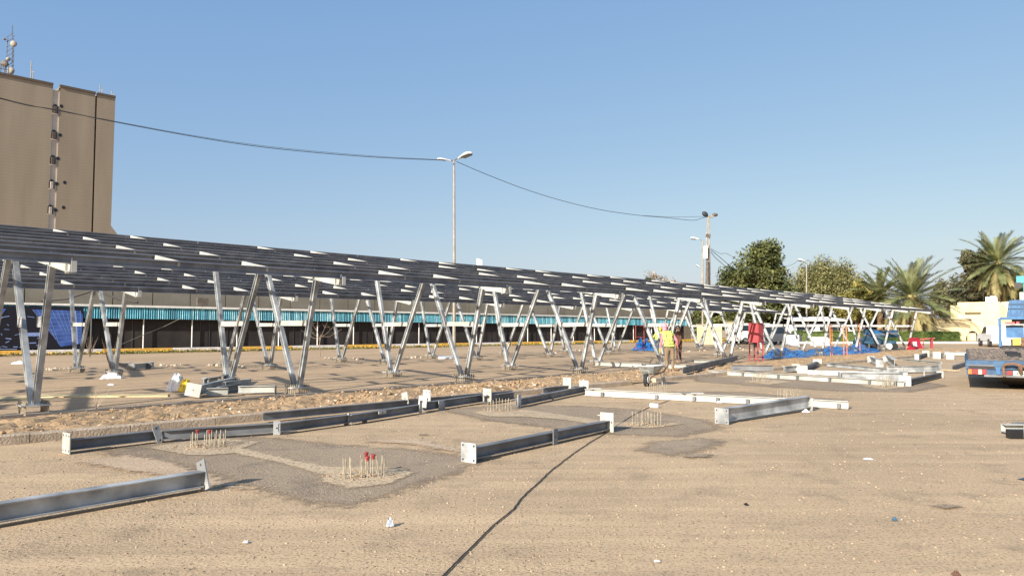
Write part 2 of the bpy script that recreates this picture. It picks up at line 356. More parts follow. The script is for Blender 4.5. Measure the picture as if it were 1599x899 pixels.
def lump(mb, c, r, m=0):
    a = random.random() * 6; q = Matrix.Rotation(a, 3, 'Z') @ Matrix.Rotation(random.random(), 3, 'X')
    mb.ell(c, (r, r * random.uniform(.6, 1), r * random.uniform(.4, .75)), 6, 4, m, q, .22)
mb = MB()
for _ in range(2600):
    u = random.uniform(-9, 30); n = random.uniform(12.85, 15.5); lump(mb, W(u, n, .07 + random.uniform(0, .03)), random.choice((.012, .015, .02, .025, .04)) * random.uniform(.7, 1.2), 1 if random.random() < .12 else 0)
for _ in range(420):
    c = random.choice((9.8, 13.6, 12.8, 14.4)); u = random.gauss(c, .6); n = random.gauss(13.4, .28); lump(mb, W(u, n, .10 + .12 * math.exp(-((u - c) / .6) ** 2) * random.random()), random.uniform(.02, .06), 1 if random.random() < .15 else 0)
tag(mb.build('earth_clods', ['clod', 'stone']), 'loose clods and small stones strewn over the dug earth strip', 'clods', kind='stuff')
mb = MB()
for _ in range(5200):
    d = 3.9 + 16 * random.random() ** 1.7; a = random.uniform(-.68, .68); p = Vector((d * math.tan(a) * .9, d, 0))
    r = random.uniform(.0035, .009) * (1 + .05 * d); mb.ell(p + Z3 * r * .3, (r, r * .8, r * .6), 5, 3, 0, Matrix.Rotation(random.random() * 3, 3, 'Z'), .2)
tag(mb.build('pebbles', 'pebble'), 'fine pebbles scattered over the dusty asphalt', 'pebbles', kind='stuff')

# bare asphalt patches, sand and broken concrete round the anchor bolts
def soften(key):
    """copy of a ground material whose rim breaks up into dust through the mesh attribute 'rim'"""
    m = M_[key].copy(); t = m.node_tree; L = t.links; out = t.nodes['Material Output']; b = t.nodes['Principled BSDF']
    at_ = t.nodes.new('ShaderNodeAttribute'); at_.attribute_name = 'rim'; n = t.nodes.new('ShaderNodeTexNoise'); n.inputs['Scale'].default_value = 7; n.inputs['Detail'].default_value = 8; n.inputs['Roughness'].default_value = .75
    g = t.nodes.new('ShaderNodeNewGeometry'); L.new(g.outputs['Position'], n.inputs['Vector'])
    ad = t.nodes.new('ShaderNodeMath'); ad.operation = 'ADD'; L.new(at_.outputs['Fac'], ad.inputs[0]); L.new(n.outputs['Fac'], ad.inputs[1])
    mr = t.nodes.new('ShaderNodeMapRange'); mr.interpolation_type = 'SMOOTHSTEP'; mr.inputs[1].default_value = .62; mr.inputs[2].default_value = .98; L.new(ad.outputs[0], mr.inputs[0])
    L.new(mr.outputs[0], b.inputs['Alpha']); M_[key + '_soft'] = m
for k in ('fresh', 'sand', 'concrete'): soften(k)
def patch(name, poly, z, m, w_=.35):
    """thin layer gridded over the polygon; attribute rim rises from its edge inwards"""
    P = np.array([(p.x, p.y) for p in poly]); Q = np.roll(P, -1, 0); cs = max(.06, min(.16, w_ * .5)); lo = P.min(0) - .2; n = np.ceil((P.max(0) + .2 - lo) / cs).astype(int) + 1
    X, Y = np.meshgrid(lo[0] + cs * np.arange(n[0]), lo[1] + cs * np.arange(n[1]), indexing='ij'); pt = np.stack([X.ravel(), Y.ravel()], 1)
    d = Q - P; t_ = np.clip(((pt[:, None] - P) * d).sum(2) / np.maximum((d * d).sum(1), 1e-9), 0, 1); dist = np.sqrt((((pt[:, None] - P) - t_[..., None] * d) ** 2).sum(2)).min(1)
    c_ = (P[:, 1] > pt[:, None, 1]) != (Q[:, 1] > pt[:, None, 1]); xi = P[:, 0] + (pt[:, None, 1] - P[:, 1]) * d[:, 0] / np.where(np.abs(d[:, 1]) < 1e-9, 1e-9, d[:, 1]); ins = ((c_ & (pt[:, None, 0] < xi)).sum(1) % 2) == 1
    sd_ = np.where(ins, dist, -dist); rim = np.clip(.3 + sd_ / w_ * .4, 0, .62); keep = (rim > .02).reshape(X.shape)
    idx = -np.ones(X.shape, int); vs, at_v, fs = [], [], []; rim = rim.reshape(X.shape)
    for i in range(n[0] - 1):
        for j in range(n[1] - 1):
            if keep[i, j] or keep[i + 1, j] or keep[i + 1, j + 1] or keep[i, j + 1]:
                f = []
                for a_, b_ in ((i, j), (i + 1, j), (i + 1, j + 1), (i, j + 1)):
                    if idx[a_, b_] < 0: idx[a_, b_] = len(vs); vs.append((X[a_, b_], Y[a_, b_], z)); at_v.append(float(rim[a_, b_]))
                    f.append(int(idx[a_, b_]))
                fs.append(tuple(f))
    mb = MB(); mb.add(vs, fs); o = mb.build(name, m + '_soft'); at_ = o.data.attributes.new('rim', 'FLOAT', 'POINT'); at_.data.foreach_set('value', at_v)
    return tag(o, kind='structure')
patch('asphalt_patch', pg((222, 694), (330, 680), (430, 684), (520, 694), (640, 702), (752, 716), (715, 738), (660, 754), (610, 772), (540, 790), (470, 782), (395, 760), (320, 738), (262, 722), (180, 712), (160, 704)), 0.0036, 'fresh')
patch('asphalt_patch', pg((690, 640), (790, 632), (905, 634), (1000, 640), (1100, 656), (1128, 668), (1060, 682), (960, 678), (860, 668), (760, 656)), 0.0042, 'fresh')
patch('asphalt_patch', pg((1078, 587), (1190, 590), (1330, 596), (1440, 596), (1480, 602), (1420, 612), (1300, 610), (1180, 602), (1090, 596)), 0.0048, 'fresh')
patch('asphalt_patch', pg((1000, 612), (1160, 612), (1250, 620), (1320, 624), (1260, 632), (1120, 624), (1010, 620)), 0.0054, 'fresh')
patch('asphalt_patch', pg((1020, 690), (1100, 684), (1130, 690), (1100, 702), (1050, 712), (1000, 704)), 0.0070, 'fresh')
patch('concrete_footing', pg((228, 699), (290, 690), (345, 685), (408, 690), (380, 700), (410, 708), (470, 722), (520, 730), (600, 730), (648, 738), (610, 756), (545, 764), (500, 752), (505, 742), (430, 722), (365, 708), (320, 712), (320, 712), (285, 710)), 0.0116, 'concrete', .1)
patch('concrete_footing', pg((735, 644), (790, 638), (840, 642), (905, 652), (960, 660), (1010, 658), (1070, 662), (1020, 669), (955, 668), (880, 656), (820, 651), (765, 651)), 0.0122, 'concrete', .12)
patch('concrete_footing', pg((1160, 596), (1195, 593), (1240, 596), (1200, 601)), 0.0128, 'concrete', .12)
patch('concrete_footing', pg((1340, 602), (1390, 598), (1430, 603), (1380, 609)), 0.0134, 'concrete', .12)
patch('concrete_footing', pg((1200, 624), (1240, 619), (1275, 624), (1235, 628)), 0.0140, 'concrete', .12)
patch('concrete_footing', pg((990, 617), (1025, 612), (1060, 616), (1020, 621)), 0.0146, 'concrete', .12)
patch('sand_drift', pg((120, 722), (200, 712), (262, 722), (320, 742), (395, 764), (330, 760), (240, 742)), 0.0152, 'sand', .2)
patch('sand_drift', pg((560, 690), (640, 694), (745, 712), (730, 704), (650, 686)), 0.0158, 'sand', .2)

patch('oil_stain', pg((1064, 712), (1085, 709), (1116, 711), (1100, 715), (1076, 716)), .0155, 'fresh', .15)
patch('oil_stain', pg((1456, 792), (1478, 789), (1500, 792), (1480, 796)), .016, 'fresh', .1)

# ================================================================== STEEL CANOPIES
S = 5.65; NF = 11
def build_canopy(u0, n0, first, last, label, drop_bar, extra_left):
    dn = 3.28; e = n0 - 1.75                     # e = front edge
    org = W(u0, n0); root = thing('steel_canopy', org, label, 'canopy')
    def F(n, z, du=0.): return W(u0 + du, n, z)
    zt = lambda n: 2.79 + .178 * (n - e)         # rafter top line
    protos = []
    def leg(nb, s, sp):
        ntop_z = 3.0
        for _ in range(5): ntop = nb + s * (.1 + sp * (ntop_z - .17)); ntop_z = zt(ntop) - .17
        mb = MB(); a = F(nb + s * .1, .185); b = F(ntop, ntop_z + .01)
        mb.ibeam(a, b, .12, .105, .016, NN.normalized())
        o = mb.build('leg', 'galv', root); protos.append((o, 'leg')); return nb + s * (.1 + sp * (1.755 - .17))
    bars = []
    for k in (0, 1):
        nb = n0 + dn * k; so, si = (.245, .46)
        a = leg(nb, 1, si if k == 0 else so); b = leg(nb, -1, so if k == 0 else si)
        mb = MB(); mb.box(F(nb, .175), (.5, .5, .022), YAW); 
        for i in range(6):
            for j in (-.19, .19):
                p = F(nb - .2 + .08 * i, 0, j); mb.tube(p, p + Z3 * .25, .013, n=6, m=1); mb.tube(p + Z3 * .187, p + Z3 * .21, .026, n=6, m=1)
        protos.append((mb.build('base_plate', ['galv', 'bolt'], root), 'base_plate'))
        q = MB(); r = .42
        q.add([F(nb + r * math.cos(t_) * 1.25, .012 + .0 * k, r * math.sin(t_) * 1.1) for t_ in [i * math.pi / 7 for i in range(14)]], [tuple(range(14))])
        protos.append((q.build('grout_pad', 'concrete', root), 'grout_pad'))
        c = MB(); c.bar(F(b + .09, 1.755), F(a - .09, 1.755), .08, .13); bars.append((c.build('crossbar', 'galv_bright', root), k))
        for n_, s_ in ((b, 1), (a, -1)):
            p = F(n_ + s_ * .10, 1.755, -.075); g = MB(); g.prism([p + NN.normalized() * x + Z3 * z for x, z in ((-.12, -.1), (.12, -.1), (.12, .1), (-.12, .1))], U * .012)
            for x in (-.08, .08):
                for z in (-.065, .065): g.tube(p + NN.normalized() * x + Z3 * z, p + NN.normalized() * x + Z3 * z - U * .012, .014, n=6, m=1)
            if drop_bar == (0, k): g.build('gusset_plate', ['galv', 'bolt'], root)
    mb = MB(); mb.ibeam(F(e + .01, zt(e) - .085), F(e + 7.05, zt(e + 7.05) - .085), .17, .1, .012); mb.box(F(e + .2, zt(e) - .08), (.09, .02, .19), YAW)
    protos.append((mb.build('rafter', 'galv_bright', root), 'rafter'))
    mb = MB(); mb.box(F(e - .085, zt(e) - .06), (.012, .09, .2), -YAW + math.pi / 2 * 0 + 0); protos.append((mb.build('end_cleat', 'galv_bright', root), 'end_cleat'))
    rows = [e, e + 1.05, e + 2.03, e + 3.0, e + 3.96, e + 4.93, e + 5.95, e + 6.95]
    dz = (W(0, 1) - W(0, 0)).normalized()
    slope_up = (Z3 - NN.normalized() * .178).normalized()
    pur = []
    for r_, n in enumerate(rows):
        mb = MB(); z = zt(n) + .085; mb.cchan(F(n + .03, z, .01), F(n + .03, z, S - .01), .165, .062, .007, slope_up, lip=.022)
        o = mb.build('purlin', ('purlin', 'purlin_pale', 'purlin_dark')[(r_ * 2 + (r_ // 3)) % 3], root); pur.append(o)  # row tones part the rails in place of sunlit edge highlights
    brs = []
    for r_ in (0, 2, 4, 6):
        for f in (1 / 3, 2 / 3):
            a, b = rows[r_] + .005, rows[r_ + 1] - .003; mb = MB(); mb.bar(F(a, zt(a) + .112, S * f), F(b, zt(b) + .112, S * f), .05, .1, slope_up)
            brs.append(mb.build('bridging', 'galv_bright', root))
    d = U * S
    for i in range(first, last + 1):
        off = d * i
        for o, nm in protos:
            if i: cp(o, root, off)
        for o, k in bars:
            if i and not (i == drop_bar[0] and k == drop_bar[1]): cp(o, root, off)
        if i < last:
            for o in pur + brs:
                if i: cp(o, root, off)
    if drop_bar[0] == 0: bpy.data.objects.remove(bars[drop_bar[1]][0])
    return root
c1 = build_canopy(4.2, 16.5, -2, 10, 'nearest long open steel canopy frame on V shaped legs behind the dirt strip', (0, 0), 3)
c2 = build_canopy(4.0, 26.9, -1, 10, 'second steel canopy frame seen under the first, in front of the teal edged shed', (99, 0), 2)
mb = MB(); a = at(0, 0, 1)
q = W(.3, 18.3, 3.62); mb.prism([W(.1, 17.9, 3.52), W(.75, 17.9, 3.52), W(.75, 19.4, 3.79), W(.1, 19.4, 3.79)], (0, 0, .03))
tag(mb.build('shadow_panel', 'wood'), 'unseen panel added for its shadow on the near canopy purlins, left of the frame', 'sheet')  # unseen panel added to cast the dark rectangle on the lot

# ================================================================== LONG SHED
sh = thing('parking_shed', SB0, 'long low shed with white top rail and teal corrugated fascia over black screens', 'shed')
shl0, shl1 = -14.0, (SB1 - SB0).length + 9.5
def shp(d, z, off=0.): return SB0 + sdir * d + snor * off + Z3 * z
ht = lambda d: 3.16 - .42 * max(0, d) / 68
L = shl1 - shl0; nseg = 26; seg = L / nseg
for i in range(nseg):
    a, b = shl0 + seg * i + .01, shl0 + seg * (i + 1) - .01
    mb = MB(); n = 22                     # corrugated sheet
    vs = []
    for k in range(n * 2 + 1):
        d = a + (b - a) * k / (n * 2); w_ = (.05 if k % 2 else -.03); vs += [shp(d, ht(d) - .9, -.35 + w_), shp(d, ht(d) - .14, -.35 + w_)]
    for k in range(n * 2): mb.add([vs[2 * k], vs[2 * k + 2], vs[2 * k + 3], vs[2 * k + 1]], [(0, 1, 2, 3)], random.choice((0, 0, 1, 2)))  # lighter and darker facets paint in the light on the corrugation
    mb.build('fascia_sheet', ['teal', 'teal_dark', 'teal_lit'], sh)
    MB().bar(shp(a, ht(a) - .065, -.36), shp(b, ht(b) - .065, -.36), .22, .13).build('top_rail', 'white_trim', sh)
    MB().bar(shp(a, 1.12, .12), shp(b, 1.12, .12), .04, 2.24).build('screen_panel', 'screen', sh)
    MB().tube(shp(a, 0, -.1), shp(a, 2.5, -.1), .04, n=8).build('post', 'white_trim', sh)
    if i % 2 == 0:
        c = MB()
        for k in range(5): d = a + seg * k / 5; c.bar(shp(d, .1, .09), shp(d, 2.2, .09), .05, .03)
        c.build('screen_rib', 'black', sh)
MB().hexa([shp(shl0, 2.1, .3), shp(shl1, 2.1, .3), shp(shl1, 2.1, 6), shp(shl0, 2.1, 6), shp(shl0, ht(0) - .1, -.25), shp(shl1, ht(66) - .1, -.25), shp(shl1, 2.6, 6), shp(shl0, 2.9, 6)]).build('roof', 'teal_dark', sh)
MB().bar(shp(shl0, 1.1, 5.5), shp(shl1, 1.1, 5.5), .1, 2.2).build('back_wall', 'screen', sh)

# banner of solar panels hung on the shed
a0 = -9.0; a1 = None
def shed_d(px):      # distance along the shed where a vertical pixel column meets it
    r = ray(px, 500); rx, ry = r.x, r.y; off = -.5; P = SB0 + snor * off
    # P + sdir*d = t*(rx,ry)
    det = sdir.x * (-ry) + rx * sdir.y; return (-(P.x) * (-ry) - rx * (P.y)) / det
dB = shed_d(130); bn = thing('solar_banner', shp(dB - 6, .2, -.5), 'dark banner printed with blue solar panels hung on the shed at far left', 'banner')
bz0, bz1 = .35, 2.92
MB().bar(shp(dB - 16, (bz0 + bz1) / 2, -.5), shp(dB, (bz0 + bz1) / 2, -.5), .02, bz1 - bz0).build('banner_sheet', 'banner_black', bn)
def bp(f, g, o=.0): return shp(f, bz0 + (bz1 - bz0) * g, -.52 - o)
def bpx(px, py):
    d = shed_d(px); Y = (SB0 + sdir * d - snor * .5).y; z = at(px, py, Y).z; return shp(d, z, -.525)
quad = [bpx(50, 483), bpx(125, 485), bpx(129, 492), bpx(128, 536), bpx(96, 541), bpx(76, 515)]
MB().prism(quad, -snor * .008).build('solar_print', 'banner_blue', bn)
MB().prism([bpx(-60, 481), bpx(9, 482), bpx(0, 495), bpx(-30, 520), bpx(-60, 520)], -snor * .008).build('solar_print', 'banner_blue', bn)
c = MB()
for k in range(11):
    t_ = k / 10; c.bar(quad[0].lerp(quad[1], t_) - snor * .012, Vector(quad[4]).lerp(quad[3], t_) if t_ > .35 else Vector(quad[5]).lerp(quad[4], t_ / .35) - snor * .012, .008, .018)
for k in range(1, 9):
    t_ = k / 9; c.bar(Vector(quad[0]).lerp(quad[4], t_) - snor * .012, Vector(quad[1]).lerp(quad[3], t_) - snor * .012, .008, .015)
c.bar(Vector(quad[1]).lerp(quad[0], .12) - snor * .014, Vector(quad[3]).lerp(quad[4], .2) - snor * .014, .008, .12)
c.build('print_lines', 'banner_line', bn)
rr = random.Random(4)
for k in range(46):
    px = rr.uniform(-60, 72); py = rr.uniform(490, 548)
    if px > 50 and py < 515: continue
    p = bpx(px, py); MB().bar(p, p + sdir * rr.uniform(.05, .4) + Z3 * rr.uniform(-.1, .1), .006, rr.uniform(.02, .06)).build('print_highlight', 'banner_line', bn)
p = bpx(44, 522); MB().bar(p, p + sdir * .62, .008, .22).build('print_highlight', 'banner_line', bn)
for k in (545, 548): MB().bar(bpx(-40, k), bpx(28, k), .008, .04).build('print_highlight', 'banner_line', bn)

# tan precast wall behind the shed
wl = thing('precast_wall', shp(0, 0, 7), 'tan precast concrete wall rising behind the long shed', 'wall')
d = -20.0; endd = shed_d(1094) + 8
for k in range(60):
    if d > endd: break
    b = min(d + 2.75, endd + .2); MB().bar(shp(d + .03, 2.55, 7), shp(b - .03, 2.55, 7), .2, 5.1).build('wall_panel', 'wall_tan', wl); d = b
MB().bar(shp(-20, 2.5, 7.2), shp(endd, 2.5, 7.2), .1, 4.95).build('wall_backing', 'cap', wl)
tag(MB().path([at(x, y, 52) for x, y in ((-20, 448), (10, 458), (40, 467), (70, 469), (105, 466), (140, 455), (150, 452), (160, 457), (185, 467), (215, 472))], .09, 6).build('cable_bundle', 'cable'), 'sagging black cable bundle hung on the tan wall at far left', 'cable')

# floodlight on the shed and planting strip
fl = thing('floodlight', shp(shed_d(317), ht(20) + .05, -.3), 'small black floodlight standing on the white rail of the shed', 'floodlight')
q = shp(shed_d(317), 0, -.3); MB().box(q + Z3 * (ht(20) + .42), (.75, .2, .5), .7).build('housing', 'pole_dark', fl); MB().tube(q + Z3 * ht(20), q + Z3 * (ht(20) + .3), .03).build('bracket', 'pole_dark', fl)
rr = random.Random(9); mb = MB(); mb2 = MB()
def tuft(mb, c, r, n, m, s=.1):
    for _ in range(n):
        p = c + Vector((rr.gauss(0, r), rr.gauss(0, r), abs(rr.gauss(0, r * .35)))); a = Vector((rr.uniform(-1, 1), rr.uniform(-1, 1), rr.uniform(-.5, 1))).normalized() * s; b = a.cross(Vector((rr.uniform(-1, 1), rr.uniform(-1, 1), rr.uniform(-1, 1)))).normalized() * s * .6
        mb.add([p - a, p + b, p + a, p - b], [(0, 1, 2, 3)], m)
for _ in range(950):
    d = rr.uniform(-14, 74); off = -rr.uniform(1.7, 3.2 - .014 * d); c = shp(d, .03, off); yel = rr.random() < (.42 + .38 * math.sin(d * .7) * math.sin(d * .23))
    tuft(mb, c, .15, 14, 0, .07)
    if yel: tuft(mb, c + Z3 * .05, rr.uniform(.1, .2), rr.choice((4, 8, 12)), 1, .05)
tag(mb.build('flower_bed', ['grass', 'petal']), 'low bed of yellow flowers along the painted kerb', 'flowers', kind='stuff')
tag(MB().prism([shp(-18, .006, -.8), shp(76, .006, -.8), shp(76, .006, -2.6), shp(-18, .006, -3.3)], (0, 0, .03)).build('planting_soil', 'dirt'), kind='structure')
tag(MB().prism([shp(-18, .01, -.2), shp(78, .01, -.2), shp(78, .01, 6.8), shp(-18, .01, 6.8)], (0, 0, .05)).build('shed_floor', 'kerb'), kind='structure')

# ================================================================== TOWER BEHIND
TB = at(80, 300, 96); TB.z = 0
tu = Vector((math.sin(.77), math.cos(.77), 0)); tn = Vector((-math.cos(.77), math.sin(.77), 0))
def td(px):
    r = ray(px, 300); det = tu.x * (-r.y) + r.x * tu.y; return (-(TB.x) * (-r.y) - r.x * (TB.y)) / det
def tp(d, z, off=0.): return TB + tu * d + tn * off + Z3 * z
def tz(px, py):
    d = td(px); return at(px, py, tp(d, 0).y).z
tw = thing('tower_building', TB, 'tall tan windowless tower block with a pale slot of arched openings', 'building')
x0, xa, xb, xj, xe = td(-330), td(77.5), td(88), td(146), td(176)
HT = tz(130, 144)
def tblock(d0, d1, h, name='wall', m='tower', o0=0., o1=16.): return MB().hexa([tp(d0, 0, o0), tp(d1, 0, o0), tp(d1, 0, o1), tp(d0, 0, o1), tp(d0, h, o0), tp(d1, h, o0), tp(d1, h, o1), tp(d0, h, o1)]).build(name, m, tw)
tblock(x0, xa, HT); tblock(xb, xj - .12, HT)
zf0, zf1 = tz(172, 372), tz(172, 352)
MB().prism([tp(xj + .12, 0), tp(xe + 1.4, 0), tp(xe + 1.4, zf0 - .2), tp(xe - .1, zf1), tp(xe, HT), tp(xj + .12, HT)], tn * 16).build('wall', 'tower', tw)
tblock(xj - .12, xj + .12, HT - .2, 'movement_joint', 'cap', .35, 15)
SH = tz(83, 141); tblock(xa, xb, SH, 'shaft_wall', 'tower_pale', .1, 12)
for d0, d1 in ((x0, xa), (xb, xj - .1), (xj + .1, xe)):
    MB().bar(tp((d0 + d1) / 2, HT + .12, 8).lerp(tp(d0, HT + .12, .1), 1), tp(d1, HT + .12, .1), .5, .3).build('parapet_cap', 'cap', tw)
for i, y in enumerate((170, 210, 249.5, 287.5, 327)):
    d = td(82 - i * .6); z = tz(82, y); w_ = (xb - xa) * .42
    pts = [tp(d - w_, z - .6, .09), tp(d + w_, z - .6, .09)] + [tp(d + w_ * math.cos(a), z + .1 + .5 * math.sin(a), .09) for a in [math.pi * k / 8 for k in range(9)]]
    fr = MB().prism(pts, -tn * .12).build('arched_window', 'black', tw)
    for k in (-.4, 0, .4): MB().bar(tp(d + w_ * k, z - .58, -.04), tp(d + w_ * k, z + .3, -.04), .07, .07).build('mullion', 'tower_pale' if i > 2 else 'cap', fr)
    MB().bar(tp(d - w_, z - .68, .02), tp(d + w_, z - .68, .02), .12, .12).build('sill', 'tower_pale', fr)
for x, y in ((91.5, 166), (91, 211), (89, 247.5), (88.5, 287), (88, 328), (100.5, 285), (100, 324)):
    d = td(x); z = tz(x, y); n = 8
    MB().prism([tp(d + .2 * math.cos(6.283 * k / n), z + .24 * math.sin(6.283 * k / n), -.02) for k in range(n)], tn * .2).build('vent_hole', 'black', tw)
rng = random.Random(3)
# roof railing, mast, antennas
rl = MB(); d = td(-60)
for k in range(12):
    q = tp(td(-60 + k * 6.2), HT + .25, .6); rl.tube(q, q + Z3 * 1.25, .05)
for h in (.7, 1.25): rl.tube(tp(td(-60), HT + .25 + h, .6), tp(td(9), HT + .25 + h, .6), .04)
rl.build('roof_railing', 'pole_dark', tw)
ms = thing('antenna_mast', tp(td(16), HT, 2), 'lattice mast with round white dishes on the tower roof', 'antenna')
b = tp(td(16), HT, 2); c = MB()
for ax, ay in ((-.4, -.4), (.4, -.4), (0, .45)): c.tube(b + Vector((ax, ay, 0)), b + Vector((ax * .8, ay * .8, 5.6)), .04)
for k in range(9):
    z = .4 + k * .65; c.tube(b + Vector((-.42, -.4, z)), b + Vector((.42, -.4, z + .55)), .035); c.tube(b + Vector((.42, -.4, z)), b + Vector((0, .4, z + .5)), .035)
c.build('lattice', 'pole_dark', ms)
for dx, z, r, m in ((.7, 4.6, .42, 'pole'), (-.35, 2.0, .5, 'pole_dark'), (.5, 1.1, .45, 'pole'), (.1, 2.6, .26, 'pole'), (-.45, 5.2, .14, 'pole')):
    MB().ell(b + Vector((dx, -.7, z)), (r, .28, r), 12, 6).build('dish', m, ms)
MB().tube(b + Vector((0, 0, 5.8)), b + Vector((0, 0, 7.3)), .04).build('whip_aerial', 'pole_dark', ms)
for px, h, lab in ((44.5, 2.6, 'thin whip antenna with short arms on the roof between mast and slot'), (154.5, 1.5, 'small pale antenna on the roof right of the tower slot'), (173, .9, 'short rod on the far right roof corner of the tower')):
    q = tp(td(px), HT + .2, .8); c = MB(); c.tube(q, q + Z3 * h, .06); c.tube(q + Vector((.3, 0, 0)), q + Vector((.3, 0, h * .5)), .05); c.tube(q + Z3 * h * .45, q + Vector((.5, 0, h * .45)), .04)
    tag(c.build('roof_antenna', 'pole'), lab, 'antenna')

# ================================================================== LAMPS, POLES, WIRES
LP = at(709, 540, 57); LP.z = 0; LT = at(709, 251, 57)
lp = thing('street_lamp', LP, 'tall twin headed street lamp on a thin pole behind the canopies', 'street lamp')
MB().path([LP, LP + Z3 * 5, LT], [.13, .11, .075], 8).build('pole', 'pole', lp)
def head(root, p0, p1, w_, droop=0.):
    d = (p1 - p0); a = MB(); n = 12; s_ = d.normalized(); up = s_.cross(Vector((0, 1, 0))).normalized(); up = up if up.z > 0 else -up; sd_ = s_.cross(up)
    prof = ((0, .25, .35), (.12, .45, .6), (.45, .8, .85), (.7, 1, 1), (.92, .75, .7), (1, .3, .3)); vs = []
    for t_, ww, hh in prof:
        for k in range(n):
            an = 2 * math.pi * k / n; vs.append(p0 + d * t_ + sd_ * math.cos(an) * w_ * ww * .5 + up * math.sin(an) * w_ * .28 * hh * (1.2 if math.sin(an) > 0 else .5))
    fs = [(i * n + k, i * n + (k + 1) % n, (i + 1) * n + (k + 1) % n, (i + 1) * n + k) for i in range(len(prof) - 1) for k in range(n)] + [tuple(range(n)), tuple(range((len(prof) - 1) * n, len(prof) * n))]
    a.add(vs, fs); h_ = a.build('lamp_head', 'lamp_white', root, smooth=True)
    MB().bar(p0 + d * .38 - up * w_ * .13, p0 + d * .93 - up * w_ * .13, w_ * .62, w_ * .12, up).build('lens', 'lamp_dark', h_)
MB().path([LT, at(700, 250, 57), at(702, 250, 56.6)], .045).build('arm', 'pole_dark', lp)
MB().path([LT, at(713, 248.5, 57), at(717, 247, 56)], .045).build('arm', 'pole_dark', lp)
head(lp, at(703.5, 251, 56.6), at(683, 248, 56.2), .34); head(lp, at(716, 248, 56), at(735.5, 239, 54), .62)
P2 = at(1107, 520, 75); P2.z = 0; P2T = at(1104.5, 338, 75)
up_ = thing('utility_pole', P2, 'stout utility pole with twin lamp heads, white box and wires', 'utility pole')
MB().path([P2, at(1106.5, 445, 75), at(1105.5, 383, 75)], [.24, .21, .17], 8).build('pole', 'pole', up_)
MB().path([at(1104.5, 450, 74.7), at(1104.5, 408, 74.7)], [.2, .14], 8).build('cable_guard', 'pole_dark', up_)
MB().path([at(1104, 430, 74.9), at(1103.3, 364, 74.9)], .09, 8).build('riser', 'pole', up_)
MB().path([at(1108.5, 430, 75), at(1107, 338, 75)], .075, 8).build('riser', 'pole', up_)
MB().path([at(1104, 364, 74.9), at(1105.5, 338, 75)], .05, 8).build('riser', 'pole', up_)
MB().box(at(1101.5, 394, 74.6), (.35, .3, 1.25)).build('white_box', 'lamp_white', up_)
MB().bar(at(1102.5, 367, 74.8), at(1109.5, 368.5, 74.8), .15, .3).build('clamp', 'pole_dark', up_)
for a, b in (((1106.5, 339, 75), (1099, 333, 75)), ((1106.5, 339, 75), (1117, 336.5, 75))):
    MB().path([at(*a), at(*b)], .06).build('arm', 'pole_dark', up_)
MB().ell(at(1101, 334.5, 75), (.36, .3, .25), 10, 6, 0, Matrix.Rotation(.7, 3, 'Y')).build('lamp_head', 'lamp_dark', up_)
MB().ell(at(1116.5, 335.5, 75), (.3, .25, .18), 10, 6).build('lamp_head', 'pole_dark', up_)
MB().box(at(1111, 338, 75), (.35, .3, .2), 0).build('lamp_head', 'pole', up_)
def arm_lamp(lab, base, top, tip, Y, w_):
    b = at(*base, Y); b.z = 0; t_ = at(*top, Y); r = thing('street_lamp', b, lab, 'street lamp')
    MB().path([b, t_, t_.lerp(at(*tip, Y), .35) + Z3 * .12], [.11, .07, .05]).build('pole', 'pole', r); head(r, t_.lerp(at(*tip, Y), .3) + Z3 * .1, at(*tip, Y), w_)
arm_lamp('single arm street lamp just left of the stout utility pole', (1097, 520), (1097, 376), (1078, 372), 78, .5)
arm_lamp('tiny distant street lamp low in the sky left of the utility pole', (1095.5, 515), (1095.5, 419), (1087, 414), 150, .6)
arm_lamp('street lamp standing among the trees, its arm pointing left', (1259, 520), (1259.5, 411), (1246, 405), 88, .6)
q = at(748, 480, 120); q.z = 0; an = thing('cell_antenna', q, 'white cell antenna panels on a far mast above the canopy edge', 'antenna')
MB().tube(q, at(749, 405, 120), .15).build('mast', 'pole', an)
for x in (745.5, 748.5, 751.5): MB().bar(at(x, 416 + (x - 745) * .3, 119.6), at(x, 403.5 + (x - 745) * .3, 119.6), .26, .3, (0, 1, 0)).build('panel', 'lamp_white', an)
def wire(lab, pts, r, name='overhead_wire'):
    P = [at(*p) for p in pts]; out = []
    for i in range(len(P) - 1):
        p0 = P[max(i - 1, 0)]; p1, p2 = P[i], P[i + 1]; p3 = P[min(i + 2, len(P) - 1)]
        for k in range(6):
            t_ = k / 6; out.append(.5 * ((2 * p1) + (p2 - p0) * t_ + (2 * p0 - 5 * p1 + 4 * p2 - p3) * t_ ** 2 + (3 * p1 - p0 - 3 * p2 + p3) * t_ ** 3))
    out.append(P[-1]); tag(MB().path(out, r, 5).build(name, 'wire'), lab, 'wire')
wire('dark overhead wire crossing the tower to the twin headed lamp', [(-320, 52, 30), (0, 154, 38), (90, 172, 40), (176, 190, 42), (300, 213, 45), (400, 228.5, 48), (500, 239, 51), (600, 246.5, 54), (686, 250, 56.8)], .024)
wire('thinner second wire just above the first, left of the lamp', [(-320, 50, 30), (0, 153, 38), (176, 188.8, 42), (300, 211.5, 45), (400, 226.5, 48), (500, 237, 51), (600, 245, 54), (706, 250.5, 57)], .013)
wire('dark wire sagging from the twin headed lamp to the utility pole', [(713, 252.5, 57), (760, 272.5, 59), (820, 295.5, 62), (880, 314, 64.5), (940, 328, 67), (1000, 336.5, 70), (1040, 339.8, 72), (1080, 344, 74), (1095, 341, 74.5), (1106, 338, 75)], .024)
wire('thin wire from utility pole lamp running left under the sky', [(1000, 336.5, 70), (1050, 338.7, 72.5), (1106, 338, 75)], .015)
